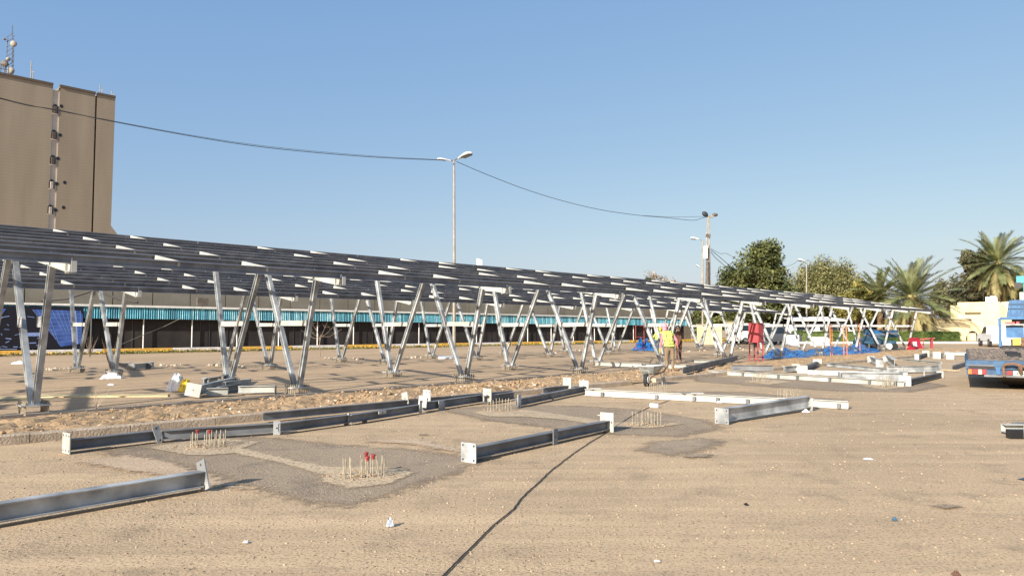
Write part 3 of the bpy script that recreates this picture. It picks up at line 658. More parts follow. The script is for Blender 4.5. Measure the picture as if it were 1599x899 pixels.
for i, (a, lab) in enumerate([([(1110, 390, 75), (1128, 405, 78), (1148, 422, 80)], 'upper guy wire right of the utility pole'), ([(1110, 393, 75), (1120, 405, 77), (1146, 426, 80)], 'lower guy wire right of the utility pole'), ([(1110, 388, 75), (1125, 396, 80), (1135, 396, 82), (1155, 408, 85)], 'thin looping wire running right from the utility pole to the dark tree'), ([(1247, 406, 88), (1235, 414, 87), (1218, 416, 86)], 'short wire from the lamp among trees towards the dark tree')]):
    wire(lab, a, .03 if i < 2 else .02)

# ================================================================== TREES
def branchy(mb, base, h, r, n, spread, rr):
    tip = base + Z3 * h; mb.path([base, base + Vector((rr.uniform(-.2, .2), rr.uniform(-.2, .2), h * .3)), base + Z3 * h * .55], [r, r * .8, r * .6], 8)
    for k in range(n):
        a = rr.uniform(0, 6.28); s0 = base + Z3 * h * rr.uniform(.22, .55); e = s0 + Vector((math.cos(a) * spread * rr.uniform(.5, 1), math.sin(a) * spread * rr.uniform(.5, 1), h * rr.uniform(.2, .5)))
        m = s0.lerp(e, .5) + Vector((rr.uniform(-.3, .3), rr.uniform(-.3, .3), rr.uniform(.1, .6))); mb.path([s0, m, e], [r * .45, r * .3, r * .1], 6)
        for _ in range(3):
            q = m.lerp(e, rr.random()); mb.path([q, q + Vector((rr.uniform(-1, 1), rr.uniform(-1, 1), rr.uniform(.2, 1.2))) * spread * .3], [r * .16, r * .04], 5)
def tree(px, Y, top, width, m, lab, seed, lobes=None, leaf=.2, n=46, per=190, name='broadleaf_tree', low=.25, bias=None):
    rr = random.Random(seed); b = at(px, 500, Y); b.z = 0; T = at(px, top, Y).z; wd = width * Y / FPX / 2
    r = thing(name, b, lab, 'tree'); mb = MB(); branchy(mb, b, T * .8, .025 * T + .05, 9, wd * .5, rr); mb.build('trunk', 'bark', r)
    mb = MB(); lobes = lobes or [(0, .62, 1., .38)]
    n = int(n * 1.5)
    for _ in range(n):
        lx, lz, lw, lh = rr.choice(lobes)
        while True:
            p = Vector((rr.uniform(-1, 1), rr.uniform(-1, 1), rr.uniform(-1, 1)))
            if .3 < p.length < 1: break
        p = p.normalized() * (.25 + .75 * rr.random() ** .6)
        c = b + Vector((lx * wd + p.x * wd * lw * .85, p.y * wd * lw * .8, T * (lz + p.z * lh * .85))); cr = wd * rr.uniform(.17, .32)
        if c.z < low * T: c.z = low * T + rr.random() * .4
        for _ in range(per):
            d = Vector((rr.gauss(0, 1), rr.gauss(0, 1), rr.gauss(0, .75))).normalized() * cr * (rr.random() ** .45); q = c + d
            a = Vector((rr.uniform(-1, 1), rr.uniform(-1, 1), rr.uniform(-.6, .9))).normalized(); e = a.cross(Vector((rr.uniform(-1, 1), rr.uniform(-1, 1), 1))).normalized(); s_ = leaf * rr.uniform(.6, 1.3)
            mb.add([q - a * s_, q + e * s_ * .5, q + a * s_, q - e * s_ * .5], [(0, 1, 2, 3)])
    mb.build('crown', m, r); return r
tree(1180, 88, 377, 130, 'leaf_dark', 'large dark green tree with a ragged top right of the utility pole', 1, [(.2, .87, .42, .12), (.12, .68, .62, .22), (-.42, .6, .46, .18), (-.5, .42, .52, .22), (.5, .46, .5, .26), (0, .35, 1., .2), (.05, .5, .9, .3)], .22, 125, 170)
tree(1292, 100, 403, 135, 'leaf_olive', 'broad domed olive coloured tree between the dark tree and the palms', 2, [(0, .5, 1., .42), (.05, .74, .66, .25), (-.35, .56, .62, .36), (.42, .55, .58, .34)], .16, 175, 190)
tree(1338, 92, 438, 75, 'leaf_yellow', 'lower yellow green bushy tree in front of the domed olive tree', 3, None, .2, 34, 170)
tree(1270, 93, 452, 70, 'leaf_olive', 'small olive bush tree low under the left of the domed tree', 4, None, .2, 24, 150)
tree(1030, 120, 421, 58, 'leaf_dry', 'sparse pale dry tree just showing above the canopy', 5, [(-.4, .8, .45, .2), (.3, .75, .6, .2), (0, .6, .9, .3)], .16, 40, 60)
tree(1017, 118, 424, 32, 'leaf_grey', 'small dark green tree left of the sparse dry tree', 6, [(0, .75, .9, .22)], .2, 18, 90)
tree(1527, 112, 382, 62, 'leaf_grey', 'tall dark grey green tree left of the far palm', 7, [(0, .84, .8, .15), (.1, .65, .8, .2), (0, .45, .9, .25)], .26, 52, 180)
tree(1488, 116, 420, 84, 'leaf_grey', 'grey green tree with bare limbs between the two palms', 8, [(0, .7, .9, .26), (-.3, .5, .7, .3)], .22, 40, 110)
tree(1572, 118, 420, 125, 'leaf_dark', 'dark rounded tree behind the far palm trunk', 9, [(0, .6, 1, .38)], .26, 46, 190)
tree(1640, 120, 440, 80, 'leaf_grey', 'grey green tree partly cut by the right picture edge', 10, None, .24, 30, 150)
for i, (px, Y, top, wd, m, lab) in enumerate([(1125, 96, 462, 60, 'leaf_dark', 'dense low tree under the canopy left of the red box'), (1165, 98, 470, 60, 'leaf_grey', 'dense grey green bush tree behind the red box'), (1215, 99, 468, 70, 'leaf_dark', 'low dark tree behind the parked grey car'), (1262, 101, 474, 60, 'leaf_grey', 'low tree behind the white roofed parking shade'), (1315, 98, 470, 62, 'leaf_dark', 'low dark tree behind the orange scaffold frames'), (1360, 99, 474, 50, 'leaf_grey', 'low grey green tree behind the small palm'), (1088, 112, 478, 50, 'leaf_dark', 'low far tree seen past the end of the tan wall')]):
    tree(px, Y, top, wd, m, lab, 30 + i, [(0, .55, 1, .45)], .24, 26, 170, low=.08)

def palm(px, base_y, cy, Y, R_, lab, seed, nf=58, trunk=.28, low=-1.1):
    rr = random.Random(seed); b = at(px, base_y, Y); b.z = 0; c = at(px, cy, Y); r = thing('palm_tree', b, lab, 'palm tree')
    mb = MB(); pts, rad = [], []; n = max(6, int(c.z / .28))
    for k in range(n + 1): pts.append(b.lerp(c, k / n)); rad.append(trunk * (1.15 - .3 * k / n) * (1.14 if k % 2 else .92))
    mb.path(pts, rad, 10); mb.build('trunk', 'bark_palm', r)
    mb = MB(); mb.ell(c - Z3 * .2, (trunk * 1.8, trunk * 1.8, trunk * 2.2), 10, 6, 0, None, .15); mb.build('crown_base', 'frond_old', r)
    def frond(L_, curve):
        mb = MB(); N_ = 13; pts = []; p = Vector((0, 0, 0)); ang = 0.
        for k in range(N_ + 1):
            pts.append(Vector(p)); ang -= curve * (k / N_) ** .8 / N_; p = p + Vector((math.cos(ang), 0, math.sin(ang))) * L_ / N_
        mb.path(pts, [.045 * (1 - .8 * k / N_) for k in range(N_ + 1)], 4)
        for k in range(N_ * 4):
            t_ = .1 + .9 * k / (N_ * 4); f = t_ * N_; i = min(N_ - 1, int(f)); q = pts[i].lerp(pts[i + 1], f - i); d = (pts[i + 1] - pts[i]).normalized(); nn = Vector((-d.z, 0, d.x))
            ll = L_ * .21 * math.sin(math.pi * (.14 + .78 * t_)) ** .6
            for s_ in (-1, 1):
                e = q + (Vector((0, s_, 0)) * .6 + d * .95 + nn * rr.uniform(.1, .35) - Z3 * .12) * ll * rr.uniform(.8, 1.1); wv = d * .05; m_ = q.lerp(e, .55)
                mb.add([q - wv * .6, q + wv * .6, m_ + wv, e, m_ - wv], [(0, 1, 2, 3, 4)])
        return mb
    kinds = []
    for i in range(6):
        o = frond(R_ * rr.uniform(.92, 1.08), (.45, .6, .8, .95, 1.15, .8)[i]).build('frond', 'frond', None, (0, 0, 0)); kinds.append(o.data); bpy.data.objects.remove(o)
    for i in range(3):
        o = frond(R_ * rr.uniform(.75, .95), (.8, 1.0, 1.3)[i]).build('frond', 'frond_old', None, (0, 0, 0)); kinds.append(o.data); bpy.data.objects.remove(o)
    for k in range(nf):
        t_ = k / nf; az = k * 2.39996 + rr.uniform(-.2, .2); el = 1.35 - (1.35 - low) * t_ ** .85; old = t_ > .72
        o = bpy.data.objects.new('frond', kinds[rr.choice((6, 7, 8)) if old else rr.choice((0, 1, 2, 3, 4, 5))]); C.objects.link(o); o.parent = r
        o.location = c - b; o.rotation_euler = (rr.uniform(-.25, .25), -el, az); s_ = rr.uniform(.85, 1.08) * (1 - .25 * max(0, el - .7)); o.scale = (s_, s_, s_)
palm(1424, 528, 464, 84, 5.6, 'big date palm with a wide low crown behind the hedge', 11, 66, .36)
palm(1374, 528, 463, 90, 4.2, 'smaller pale palm at the left of the big date palm', 12, 40, .3, -.6)
palm(1558, 520, 411, 104, 5.4, 'tall far palm rising above the cream house', 13, 64, .3, -1.25)

# hedge, verge kerb and road at the far side
def hedge(a, b, w_, h, seed, lab):
    rr = random.Random(seed); mb = MB(); a, b = Vector(a), Vector(b); L_ = (b - a).length; e = (b - a).normalized(); s_ = Vector((-e.y, e.x, 0))
    mb.box((a + b) / 2 + Z3 * h * .45, (L_ - .3, w_ * .8, h * .85), math.atan2(e.y, e.x))
    for _ in range(int(L_ * 420)):
        f = rr.random() * L_; g = rr.uniform(-.5, .5) * w_; z = rr.random() ** .6 * h
        if abs(g) < w_ * .38 and z < h * .85: z = h * rr.uniform(.86, 1.04)
        q = a + e * f + s_ * g + Z3 * (z + .05 * math.sin(f * 2)); A = Vector((rr.uniform(-1, 1), rr.uniform(-1, 1), rr.uniform(-1, 1))).normalized() * .1; B = A.cross(Vector((rr.uniform(-1, 1), rr.uniform(-1, 1), rr.uniform(-1, 1)))).normalized() * .06
        mb.add([q - A, q + B, q + A, q - B], [(0, 1, 2, 3)])
    return tag(mb.build('hedge', 'hedge'), lab, 'hedge')
def gy(px, Y): p = at(px, 500, Y); p.z = 0; return p
hedge(gy(1376, 80), gy(1494, 82), 1.3, 1.15, 20, 'long clipped green hedge in front of the cream house')
hedge(gy(1236, 82), gy(1352, 80), 1.3, 1.2, 21, 'clipped green hedge behind the orange scaffold frames')
tag(MB().prism([gy(1180, 76.5), gy(1640, 76.5), gy(1640, 84), gy(1180, 86)], (0, 0, .14)).build('verge', 'sand'), kind='structure')
kerb('verge_kerb', [gy(1180, 76.2), gy(1620, 76.2)], .25, .18, 3.2, ['kerb_white'])
tag(MB().add([gy(1100, 66) + Z3 * .008, gy(1700, 62) + Z3 * .008, gy(1660, 76) + Z3 * .008, gy(1100, 76) + Z3 * .008], [(0, 1, 2, 3)]).build('road', 'lot'), kind='structure')

# ================================================================== FAR RIGHT HOUSE
def fb(mb, x0, x1, y0, y1, Y, dep, m=0, ground_=False):
    a = at(x0, y1, Y); b = at(x1, y0, Y); z0 = 0 if ground_ else a.z
    return mb.hexa([(a.x, Y, z0), (b.x, Y, z0), (b.x, Y + dep, z0), (a.x, Y + dep, z0), (a.x, Y, b.z), (b.x, Y, b.z), (b.x, Y + dep, b.z), (a.x, Y + dep, b.z)], m)
H = thing('cream_house', gy(1530, 94), 'cream plastered house with stepped parapet and white roof tank at right', 'house')
fb(MB(), 1500, 1553, 472, 530, 94, 9, 0, True).build('wall', 'cream', H)
fb(MB(), 1486, 1499.7, 476.7, 530, 94.6, 8, 0, True).build('wall', 'cream', H)
p = [at(x, y, 94.5) for x, y in ((1539, 476), (1545, 474.5), (1553, 472.5), (1561, 471.8), (1568, 474), (1576, 476))]
MB().prism([Vector((p[0].x, 94.5, 2))] + p + [Vector((p[-1].x, 94.5, 2))], (0, 7, 0)).build('curved_parapet', 'cream', H)
fb(MB(), 1556.5, 1559.6, 482, 530, 95.5, 1.5, 0, True).build('door_recess', 'black', H)
fb(MB(), 1553.3, 1556.4, 477, 530, 94.4, 1, 0, True).build('pilaster', 'cream_dark', H)  # column in shade, the shade put into a darker cream
fb(MB(), 1559.8, 1563.5, 482, 530, 94.3, 1.2, 0, True).build('pilaster', 'cream', H)
fb(MB(), 1563.7, 1640, 478, 530, 95, 7, 0, True).build('side_wall', 'cream', H)
fb(MB(), 1511.5, 1532.5, 486, 488.2, 93.5, .6).build('slot_hood', 'cream_dark', H)
wn = fb(MB(), 1504, 1517.5, 498, 506, 93.93, .3).build('window', 'black', H)
for x in (1504, 1510.5, 1517): fb(MB(), x, x + .7, 498, 506, 93.85, .08).build('window_bar', 'rust', wn)
fb(MB(), 1503, 1518.5, 497, 498, 93.7, .3).build('lintel', 'cream_dark', H)
tk = thing('water_tank', at(1521, 472, 97), 'white cube water tank on the roof of the cream house', 'water tank')
fb(MB(), 1513.5, 1528, 464.5, 472.2, 97, 1.1).build('tank_body', 'white', tk); fb(MB(), 1518, 1524, 463.2, 464.4, 97.2, .5).build('lid', 'white', tk)
bw = thing('garden_wall', gy(1450, 90), 'low cream garden wall with round hole and sloping arched end, partly in tree shade', 'wall')
pts = [at(x, y, 90) for x, y in ((1384, 499), (1400, 496), (1430, 496), (1470, 498), (1500, 499), (1510, 501), (1519, 505), (1526, 511), (1530, 518), (1532, 528))]
MB().prism([Vector((pts[0].x, 90, 0))] + pts + [Vector((pts[-1].x, 90, 0))], (0, .35, 0)).build('wall_body', 'cream', bw)
MB().path([v + Vector((0, -.05, .04)) for v in pts], .11, 6).build('coping', 'cream_dark', bw)
q = at(1451, 503, 89.9); MB().prism([q + Vector((.62 * math.cos(a), 0, .5 * math.sin(a))) for a in [k * math.pi / 7 for k in range(14)]], (0, .05, 0)).build('round_opening', 'black', bw)
q = at(1519, 529, 89.9); q.z = 0; MB().prism([q + Vector((.8 * math.cos(a), 0, 1.15 * math.sin(a) + .1)) for a in [k * math.pi / 8 for k in range(9)]], (0, .06, 0)).build('arch_shade', 'black', bw)  # black sheet painting the shade under the arch
fb(MB(), 1513, 1524, 520, 530, 89.5, .3, 0, True).build('pier', 'cream', bw)
for x, lab in ((1393, 'thin dark post before the garden wall left of the big palm'), (1443, 'thin pale post right of the big palm trunk')):
    b = gy(x, 87); tag(MB().tube(b, Vector((b.x, b.y, at(x, 487, 87).z)), .06).build('garden_post', 'pole_dark' if x < 1400 else 'cream'), lab, 'post')

# cream kiosks beyond the canopies
for x0, x1, y0, Y, m, lab in ((1098, 1127, 507, 72, 'cream', 'pale yellow cabin beside the end of the long shed'), (1146, 1161, 503, 74, 'cream', 'narrow beige cabin right of the pale yellow cabin')):
    k = thing('site_cabin', gy((x0 + x1) / 2, Y), lab, 'cabin'); fb(MB(), x0, x1, y0, 534, Y, 2.4, 0, True).build('wall', m, k); fb(MB(), x0 - .6, x1 + .6, y0 - 1.4, y0, Y - .15, 2.7).build('roof', 'cream_dark', k)
    fb(MB(), x0 + (x1 - x0) * .35, x0 + (x1 - x0) * .36 + .6, y0 + 4, 534, Y - .03, .02, 0, True).build('door_edge', 'cream_dark', k)
    fb(MB(), x0, x1, y0 + 9, y0 + 9.8, Y - .04, .03).build('wall_rail', 'cream_dark', k)
# white roofed parking shade with vehicles
ps = thing('vehicle_shade', gy(1280, 86), 'white corrugated parking shade on posts over parked white vehicles', 'shade roof')
mb = MB(); a, b = at(1236, 499, 84), at(1322, 499, 84); vs = []
for k in range(61):
    x = a.x + (b.x - a.x) * k / 60; z = (.06 if k % 2 else 0); vs += [(x, 84, a.z + z), (x, 89, a.z + .35 + z)]
mb.add(vs, [(2 * k, 2 * k + 2, 2 * k + 3, 2 * k + 1) for k in range(60)]); mb.build('roof_sheet', 'white', ps)
fb(MB(), 1236, 1322, 499.3, 501, 84.05, .1).build('fascia', 'white_trim', ps)
for x in (1240, 1262, 1286, 1308, 1320): fb(MB(), x, x + 1.2, 500.9, 530, 84.3, .1, 0, True).build('post', 'pole_dark', ps)
fb(MB(), 1238, 1320, 501.5, 516, 88.7, .1, 0, True).build('dark_backing', 'black', ps)  # black sheet standing in for the dark beneath the roof

def vehicle(name, lab, c, rot, L_, Wd, Ht, prof, cab, m, cat, wheels=(.18, .8), wr=.34):
    """prof: body side outline, cab: glazed outline; fractions of length, metres of height"""
    r = thing(name, c, lab, cat); q = Matrix.Rotation(rot, 3, 'Z')
    def P(f, y, z): return Vector(c) + q @ Vector(((f - .5) * L_, y, z))
    ring = []
    ins = lambda z: .04 + max(0, z - Ht * .55) * .16
    n = len(prof); mb = MB(); vs = [P(f, -Wd / 2 + ins(z), z) for f, z in prof] + [P(f, Wd / 2 - ins(z), z) for f, z in prof]
    mb.add(vs, [tuple(range(n)), tuple(range(2 * n - 1, n - 1, -1))] + [(i, i + n, (i + 1) % n + n, (i + 1) % n) for i in range(n)]); body = mb.build('body', m, r)
    for s_ in (-1, 1):
        for cb in cab:
            mb = MB(); mb.add([P(f, s_ * (Wd / 2 - ins(z) + .012), z) for f, z in cb], [tuple(range(len(cb)))]); mb.build('side_window', 'glass', r)
        for f in wheels:
            w_ = MB(); a = P(f, s_ * (Wd / 2 - .2), wr); b = P(f, s_ * (Wd / 2 + .01), wr); w_.tube(a, b, wr, n=16); t_ = w_.build('wheel', 'tyre', r)
            MB().tube(P(f, s_ * (Wd / 2 - .02), wr), P(f, s_ * (Wd / 2 + .03), wr), wr * .6, n=12).build('rim', 'galv_dark', t_)
    return r, P
suv = [(0, .35), (0, .95), (.02, 1.1), (.1, 1.68), (.3, 1.76), (.6, 1.74), (.74, 1.12), (.97, .98), (1, .8), (1, .35)]
g1, P = vehicle('parked_car', 'dark grey estate car parked behind the red box, seen through the frames', gy(1209, 70), R(12), 4.6, 1.8, 1.76, suv, [[(.1, 1.1), (.14, 1.6), (.32, 1.67), (.32, 1.1)], [(.34, 1.1), (.34, 1.67), (.58, 1.65), (.7, 1.12)]], 'grey_car', 'car')
MB().hexa([P(-.004, -.7, 1.12), P(.02, -.7, 1.12), P(.02, .7, 1.12), P(-.004, .7, 1.12), P(.075, -.62, 1.6), P(.1, -.62, 1.6), P(.1, .62, 1.6), P(.075, .62, 1.6)]).build('rear_window', 'glass', g1)
van = [(0, .35), (0, 1.3), (.03, 1.95), (.12, 2.05), (.72, 2.05), (.82, 1.35), (.98, 1.15), (1, .8), (1, .35)]
vehicle('parked_van', 'white van parked at the left of the dark grey car', gy(1180, 73), R(8), 4.8, 1.85, 2.05, van, [[(.1, 1.3), (.1, 1.85), (.45, 1.85), (.45, 1.3)], [(.5, 1.3), (.5, 1.85), (.7, 1.85), (.79, 1.3)]], 'white', 'van')
vehicle('parked_van', 'white vehicle parked under the corrugated shade, nearer its left end', gy(1262, 86.5), R(4), 4.4, 1.8, 2.0, van, [[(.1, 1.3), (.1, 1.85), (.7, 1.85), (.79, 1.3)]], 'white', 'van')
vehicle('parked_van', 'white vehicle parked under the right end of the corrugated shade', gy(1302, 86), R(-3), 4.8, 1.8, 2.0, van, [[(.1, 1.3), (.1, 1.85), (.7, 1.85), (.79, 1.3)]], 'white', 'van')
pk = [(0, .5), (0, 1.1), (.34, 1.12), (.37, 1.75), (.6, 1.78), (.7, 1.15), (.96, 1.05), (1, .8), (1, .5)]
vehicle('pickup_truck', 'white pickup truck nose standing beside the blue crane lorry', gy(1554, 64), R(70), 5, 1.85, 1.78, pk, [[(.38, 1.15), (.4, 1.68), (.58, 1.7), (.67, 1.15)]], 'white', 'pickup')
for x0, x1, y0, Y, lab in ((1228, 1247, 523, 68, 'white concrete barrier block behind the blue tarpaulin, left one'), (1267, 1294, 526, 68, 'white board leaning behind the second blue tarpaulin')):
    o = MB(); a, b = at(x0, 534, Y), at(x1, y0, Y); n = b.z
    o.prism([(a.x, Y - .3, 0), (a.x, Y - .12, n * .4), (a.x, Y - .09, n), (a.x, Y + .09, n), (a.x, Y + .12, n * .4), (a.x, Y + .3, 0)], (b.x - a.x, 0, 0)); tag(o.build('barrier_block', 'white'), lab, 'barrier')

# ================================================================== KNUCKLE LIFT, TARPS, SCAFFOLDS, BOX
LB = gp(1374, 546); LB.z = 0; lf = thing('scissor_lift', LB, 'folded blue grey lifting machine with pale wheels under the far canopy end', 'lift machine')
D = LB.y
def lbx(x0, x1, y0, y1, dep, nm, m, par=lf, off=0): return fb(MB(), x0, x1, y0, y1, D + off, dep).build(nm, m, par)
lbx(1347, 1400, 532, 538, 1.6, 'chassis', 'steel_blue'); lbx(1350, 1378, 527, 531.6, 1.4, 'deck', 'steel_blue', off=.1); lbx(1366, 1377, 515, 521, 1.0, 'control_cabin', 'blue', off=.1)
lbx(1358, 1367, 513, 521, 1.0, 'engine_cover', 'steel_blue', off=.2)
for i in range(3):
    a, b = at(1349, 525.5 - i * 2.4, D + .2), at(1401, 522.5 - i * 2.4, D + .2); MB().bar(a, b, .18, .12).build('boom_section', ('steel_blue', 'galv_dark', 'blue_dark')[i], lf)
lbx(1390, 1402, 515, 527, 1.0, 'basket', 'steel_blue', off=.2)
for x in (1352, 1366, 1389, 1398):
    q = at(x, 540.5, D - .15); MB().tube(q, q + Vector((0, .35, 0)), .22, n=14).build('wheel', 'tyre' if x != 1389 else 'white_trim', lf)
def tarp(pts, h, lab, seed):
    rr = random.Random(seed); P = [gp(*p) for p in pts]; n = 34; mb = MB(); k = 10; vs = []
    a, b, c, d = P      # near-left, near-right, far-right, far-left
    for i in range(n):
        for j in range(k):
            s_, t_ = i / (n - 1), j / (k - 1); q = a.lerp(b, s_).lerp(d.lerp(c, s_), t_); e = min(1, 5 * s_ * (1 - s_)) * min(1, 5 * t_ * (1 - t_))
            z = .015 + e * h * (.45 + .4 * math.sin(s_ * 13 + seed) * math.cos(t_ * 4 + s_ * 6) + rr.uniform(-.22, .22)); vs.append(Vector((q.x + rr.uniform(-.08, .08), q.y + rr.uniform(-.15, .15), max(.015, z))))
    mb.add(vs, [(i * k + j, (i + 1) * k + j, (i + 1) * k + j + 1, i * k + j + 1) for i in range(n - 1) for j in range(k - 1)])
    tag(mb.build('tarpaulin', 'tarp'), lab, 'tarpaulin')
tarp([(1187, 560), (1264, 558), (1258, 548), (1200, 550)], .45, 'crumpled blue tarpaulin lying right of the red box', 2)
tarp([(1255, 555), (1384, 552.5), (1370, 545), (1262, 546)], .55, 'long crumpled blue tarpaulin behind the orange scaffold frames', 5)
tarp([(986, 547), (1030, 548), (1028, 541), (994, 541)], 1.0, 'heaped blue tarpaulin beside the red scaffold frame left of the worker', 8)
def ladder(px0, px1, ytop, ybot, lab, m='orange', rungs=6, dx=0, name='scaffold_frame'):
    a = gp(px0, ybot); b = gp(px1, ybot); b = Vector((a.x + (b.x - a.x), a.y + .25, 0)); h = at(px0, ytop, a.y).z; r = thing(name, a, lab, 'scaffold')
    for p in (a, b): MB().tube(p, p + Vector((dx, 0, h)), .022).build('upright', m, r)
    for k in range(rungs): z = h * (.12 + .86 * k / (rungs - 1)); MB().tube(a + Vector((dx * z / h, 0, z)), b + Vector((dx * z / h, 0, z)), .016).build('rung', m, r)
    return r
ladder(1297, 1303, 507, 557, 'orange scaffold frame, leftmost of the three orange ones'); ladder(1318, 1326, 508, 558, 'orange scaffold frame, middle and widest of the three orange ones', rungs=7); ladder(1343, 1346.5, 505, 553, 'rusty orange scaffold frame, rightmost of the three, beside the blue machine')
r = ladder(993, 1007, 508, 549, 'red scaffold frame left of the worker over the blue heap', 'red', 3); 
bx = gp(1181, 564); bh = at(1181, 505, bx.y).z; BB = thing('electrical_cabinet', bx, 'red steel electrical cabinet on tall red legs behind the dirt strip', 'cabinet'); q = R(-35)
bz = bh * .5; bw_ = .52
MB().cbox(bx + Z3 * (bz + (bh - bz) / 2), (bw_, .5, bh - bz), R(43), ch=.03).build('cabinet_body', 'red', BB)
Q = Matrix.Rotation(R(43), 3, 'Z')
MB().box(bx + Q @ Vector((.0, -.265, bz + (bh - bz) / 2)), (.46, .025, bh - bz - .08), R(43)).build('door', 'red', BB)
MB().box(bx + Q @ Vector((.262, .0, bz + (bh - bz) / 2)), (.02, .44, bh - bz - .08), R(43)).build('side_panel', 'red', BB)
MB().box(bx + Q @ Vector((0, 0, bh + .012)), (.58, .56, .025), R(43)).build('lid', 'red', BB)
MB().bar(bx + Q @ Vector((.2, -.29, bz + .5)), bx + Q @ Vector((.2, -.29, bz + .36)), .02, .03).build('handle', 'galv', BB)
for sx in (-1, 1):
    for sy in (-1, 1): p = bx + Q @ Vector((sx * .23, sy * .22, 0)); MB().bar(p, p + Z3 * bz, .055, .055, (1, 0, 0)).build('leg', 'red', BB)
for sy in (-1, 1): MB().bar(bx + Q @ Vector((-.23, sy * .22, .22)), bx + Q @ Vector((.23, sy * .22, .22)), .04, .04).build('brace', 'red', BB)
MB().box(bx + Q @ Vector((.02, .0, bz - .12)), (.2, .2, .22), R(43)).build('cable_gland', 'black', BB)
sb = gp(1430, 546); o = thing('hazard_board', sb, 'bright red standing board with white patches at the far end of the canopy', 'board'); hh = at(1430, 527, sb.y).z
a, b = gp(1421, 546), gp(1441, 545.5); mb = MB(); mb.hexa([a, b, b + Vector((0, .5, 0)), a + Vector((0, .5, 0)), a + Vector((.15, .2, hh)), b + Vector((-.15, .2, hh)), b + Vector((-.15, .32, hh)), a + Vector((.15, .32, hh))]); mb.build('board', 'red_bright', o)
for g, h_ in ((.52, .28), (.3, .12)): 
    c = a.lerp(b, .36) + Vector((0, -.02 + .2 * g, hh * g)); MB().box(c, (.42, .02, h_ * hh)).build('white_patch', 'white', o)
sb = gp(1455, 545); hh = at(1455, 528, sb.y).z; o = thing('rail_trestle', sb, 'rusty red trestle rail right of the bright red board', 'trestle')
MB().bar(sb, sb + Z3 * hh, .16, .16, (1, 0, 0)).build('post', 'red', o); MB().bar(at(1437, 529.5, sb.y + .5), at(1460, 527.5, sb.y), .06, .08).build('rail', 'red', o); MB().tube(at(1442, 529, sb.y + .3), gp(1441, 545) + Vector((0, 0, 0)), .04).build('post', 'red', o)

# ================================================================== FLATBED TRAILER AND CRANE LORRY
tr0 = gp(1507, 602); ty = gp(1520, 600).y
ty0 = gp(1510, 607).y - .1
tr = thing('flatbed_truck', Vector((at(1507.5, 600, ty0).x, ty0, 0)), 'rear of a blue flatbed lorry with brown grille bed, lights and tow hook', 'lorry')
ty0 = gp(1510, 607).y - .1; dep = 6.2
def tf(mb, x0, x1, y0, y1, off, d_, m=0): return fb(mb, x0, x1, y0, y1, ty0 + off, d_, m)
XR = 1790
tf(MB(), 1507.5, XR, 566, 575, 0, .12).build('rear_panel', 'blue_dark', tr)
tf(MB(), 1508, XR, 562, 566, .0, .35).build('deck_edge', 'blue_dark', tr)
tf(MB(), 1511, 1546, 569, 570.6, -.03, .05).build('bright_strip', 'galv_dark', tr); tf(MB(), 1512, 1546, 570.8, 574.4, -.01, .03).build('recess', 'black', tr)
tf(MB(), 1507.5, XR, 574.8, 585, .05, .1).build('bumper_beam', 'blue_dark', tr); tf(MB(), 1534, XR, 584, 587, -.05, .14).build('bumper_lip', 'galv_dark', tr)
lt = tf(MB(), 1512.5, 1536, 575.5, 584, -.02, .06).build('tail_light', 'lens_red', tr)
for x0, m in ((1513, 'amber'), (1518.5, 'lens_red'), (1526.5, 'plate_pale'), (1531, 'lens_red')): tf(MB(), x0, x0 + 4.6, 576, 583.4, -.05, .03).build('lens', m, lt)
tf(MB(), 1549, 1554, 572, 583, -.03, .05).build('hinge', 'blue', tr)
tf(MB(), 1571, XR - 100, 577, 584, -.04, .05).build('number_plate', 'plate_pale', tr); tf(MB(), 1563, 1570, 577, 583.6, -.05, .05).build('tail_light', 'lens_red', tr)
c = MB()
for k, x in enumerate((1576, 1579, 1583, 1590, 1594, 1597)): tf(c, x, x + 1, 578.5, 582.5, -.05, .008)
c.build('plate_marks', 'blue_dark', tr)
MB().path([at(1561, 586, ty0 - .08), at(1560.5, 572, ty0 - .1), at(1564, 568, ty0 - .15), at(1576, 566, ty0 - .2), at(1584, 568, ty0 - .2), at(1592, 572, ty0 - .15)], .035, 7).build('tow_frame', 'rust', tr)
MB().path([at(1585, 567, ty0 - .2), at(1585.5, 574, ty0 - .2), at(1585, 580, ty0 - .15)], [.04, .055, .035], 7).build('tow_hook', 'rust', tr)
zt_ = at(1520, 562, ty0).z; zb_ = at(1520, 585, ty0).z; xl = at(1508, 562, ty0).x; xr = at(XR, 562, ty0).x
MB().hexa([(xl, ty0 + .35, zt_ - .25), (xr, ty0 + .35, zt_ - .25), (xr, ty0 + dep, zt_ - .25), (xl, ty0 + dep, zt_ - .25), (xl, ty0 + .35, zt_), (xr, ty0 + .35, zt_), (xr, ty0 + dep, zt_), (xl, ty0 + dep, zt_)]).build('deck', 'blue_dark', tr)
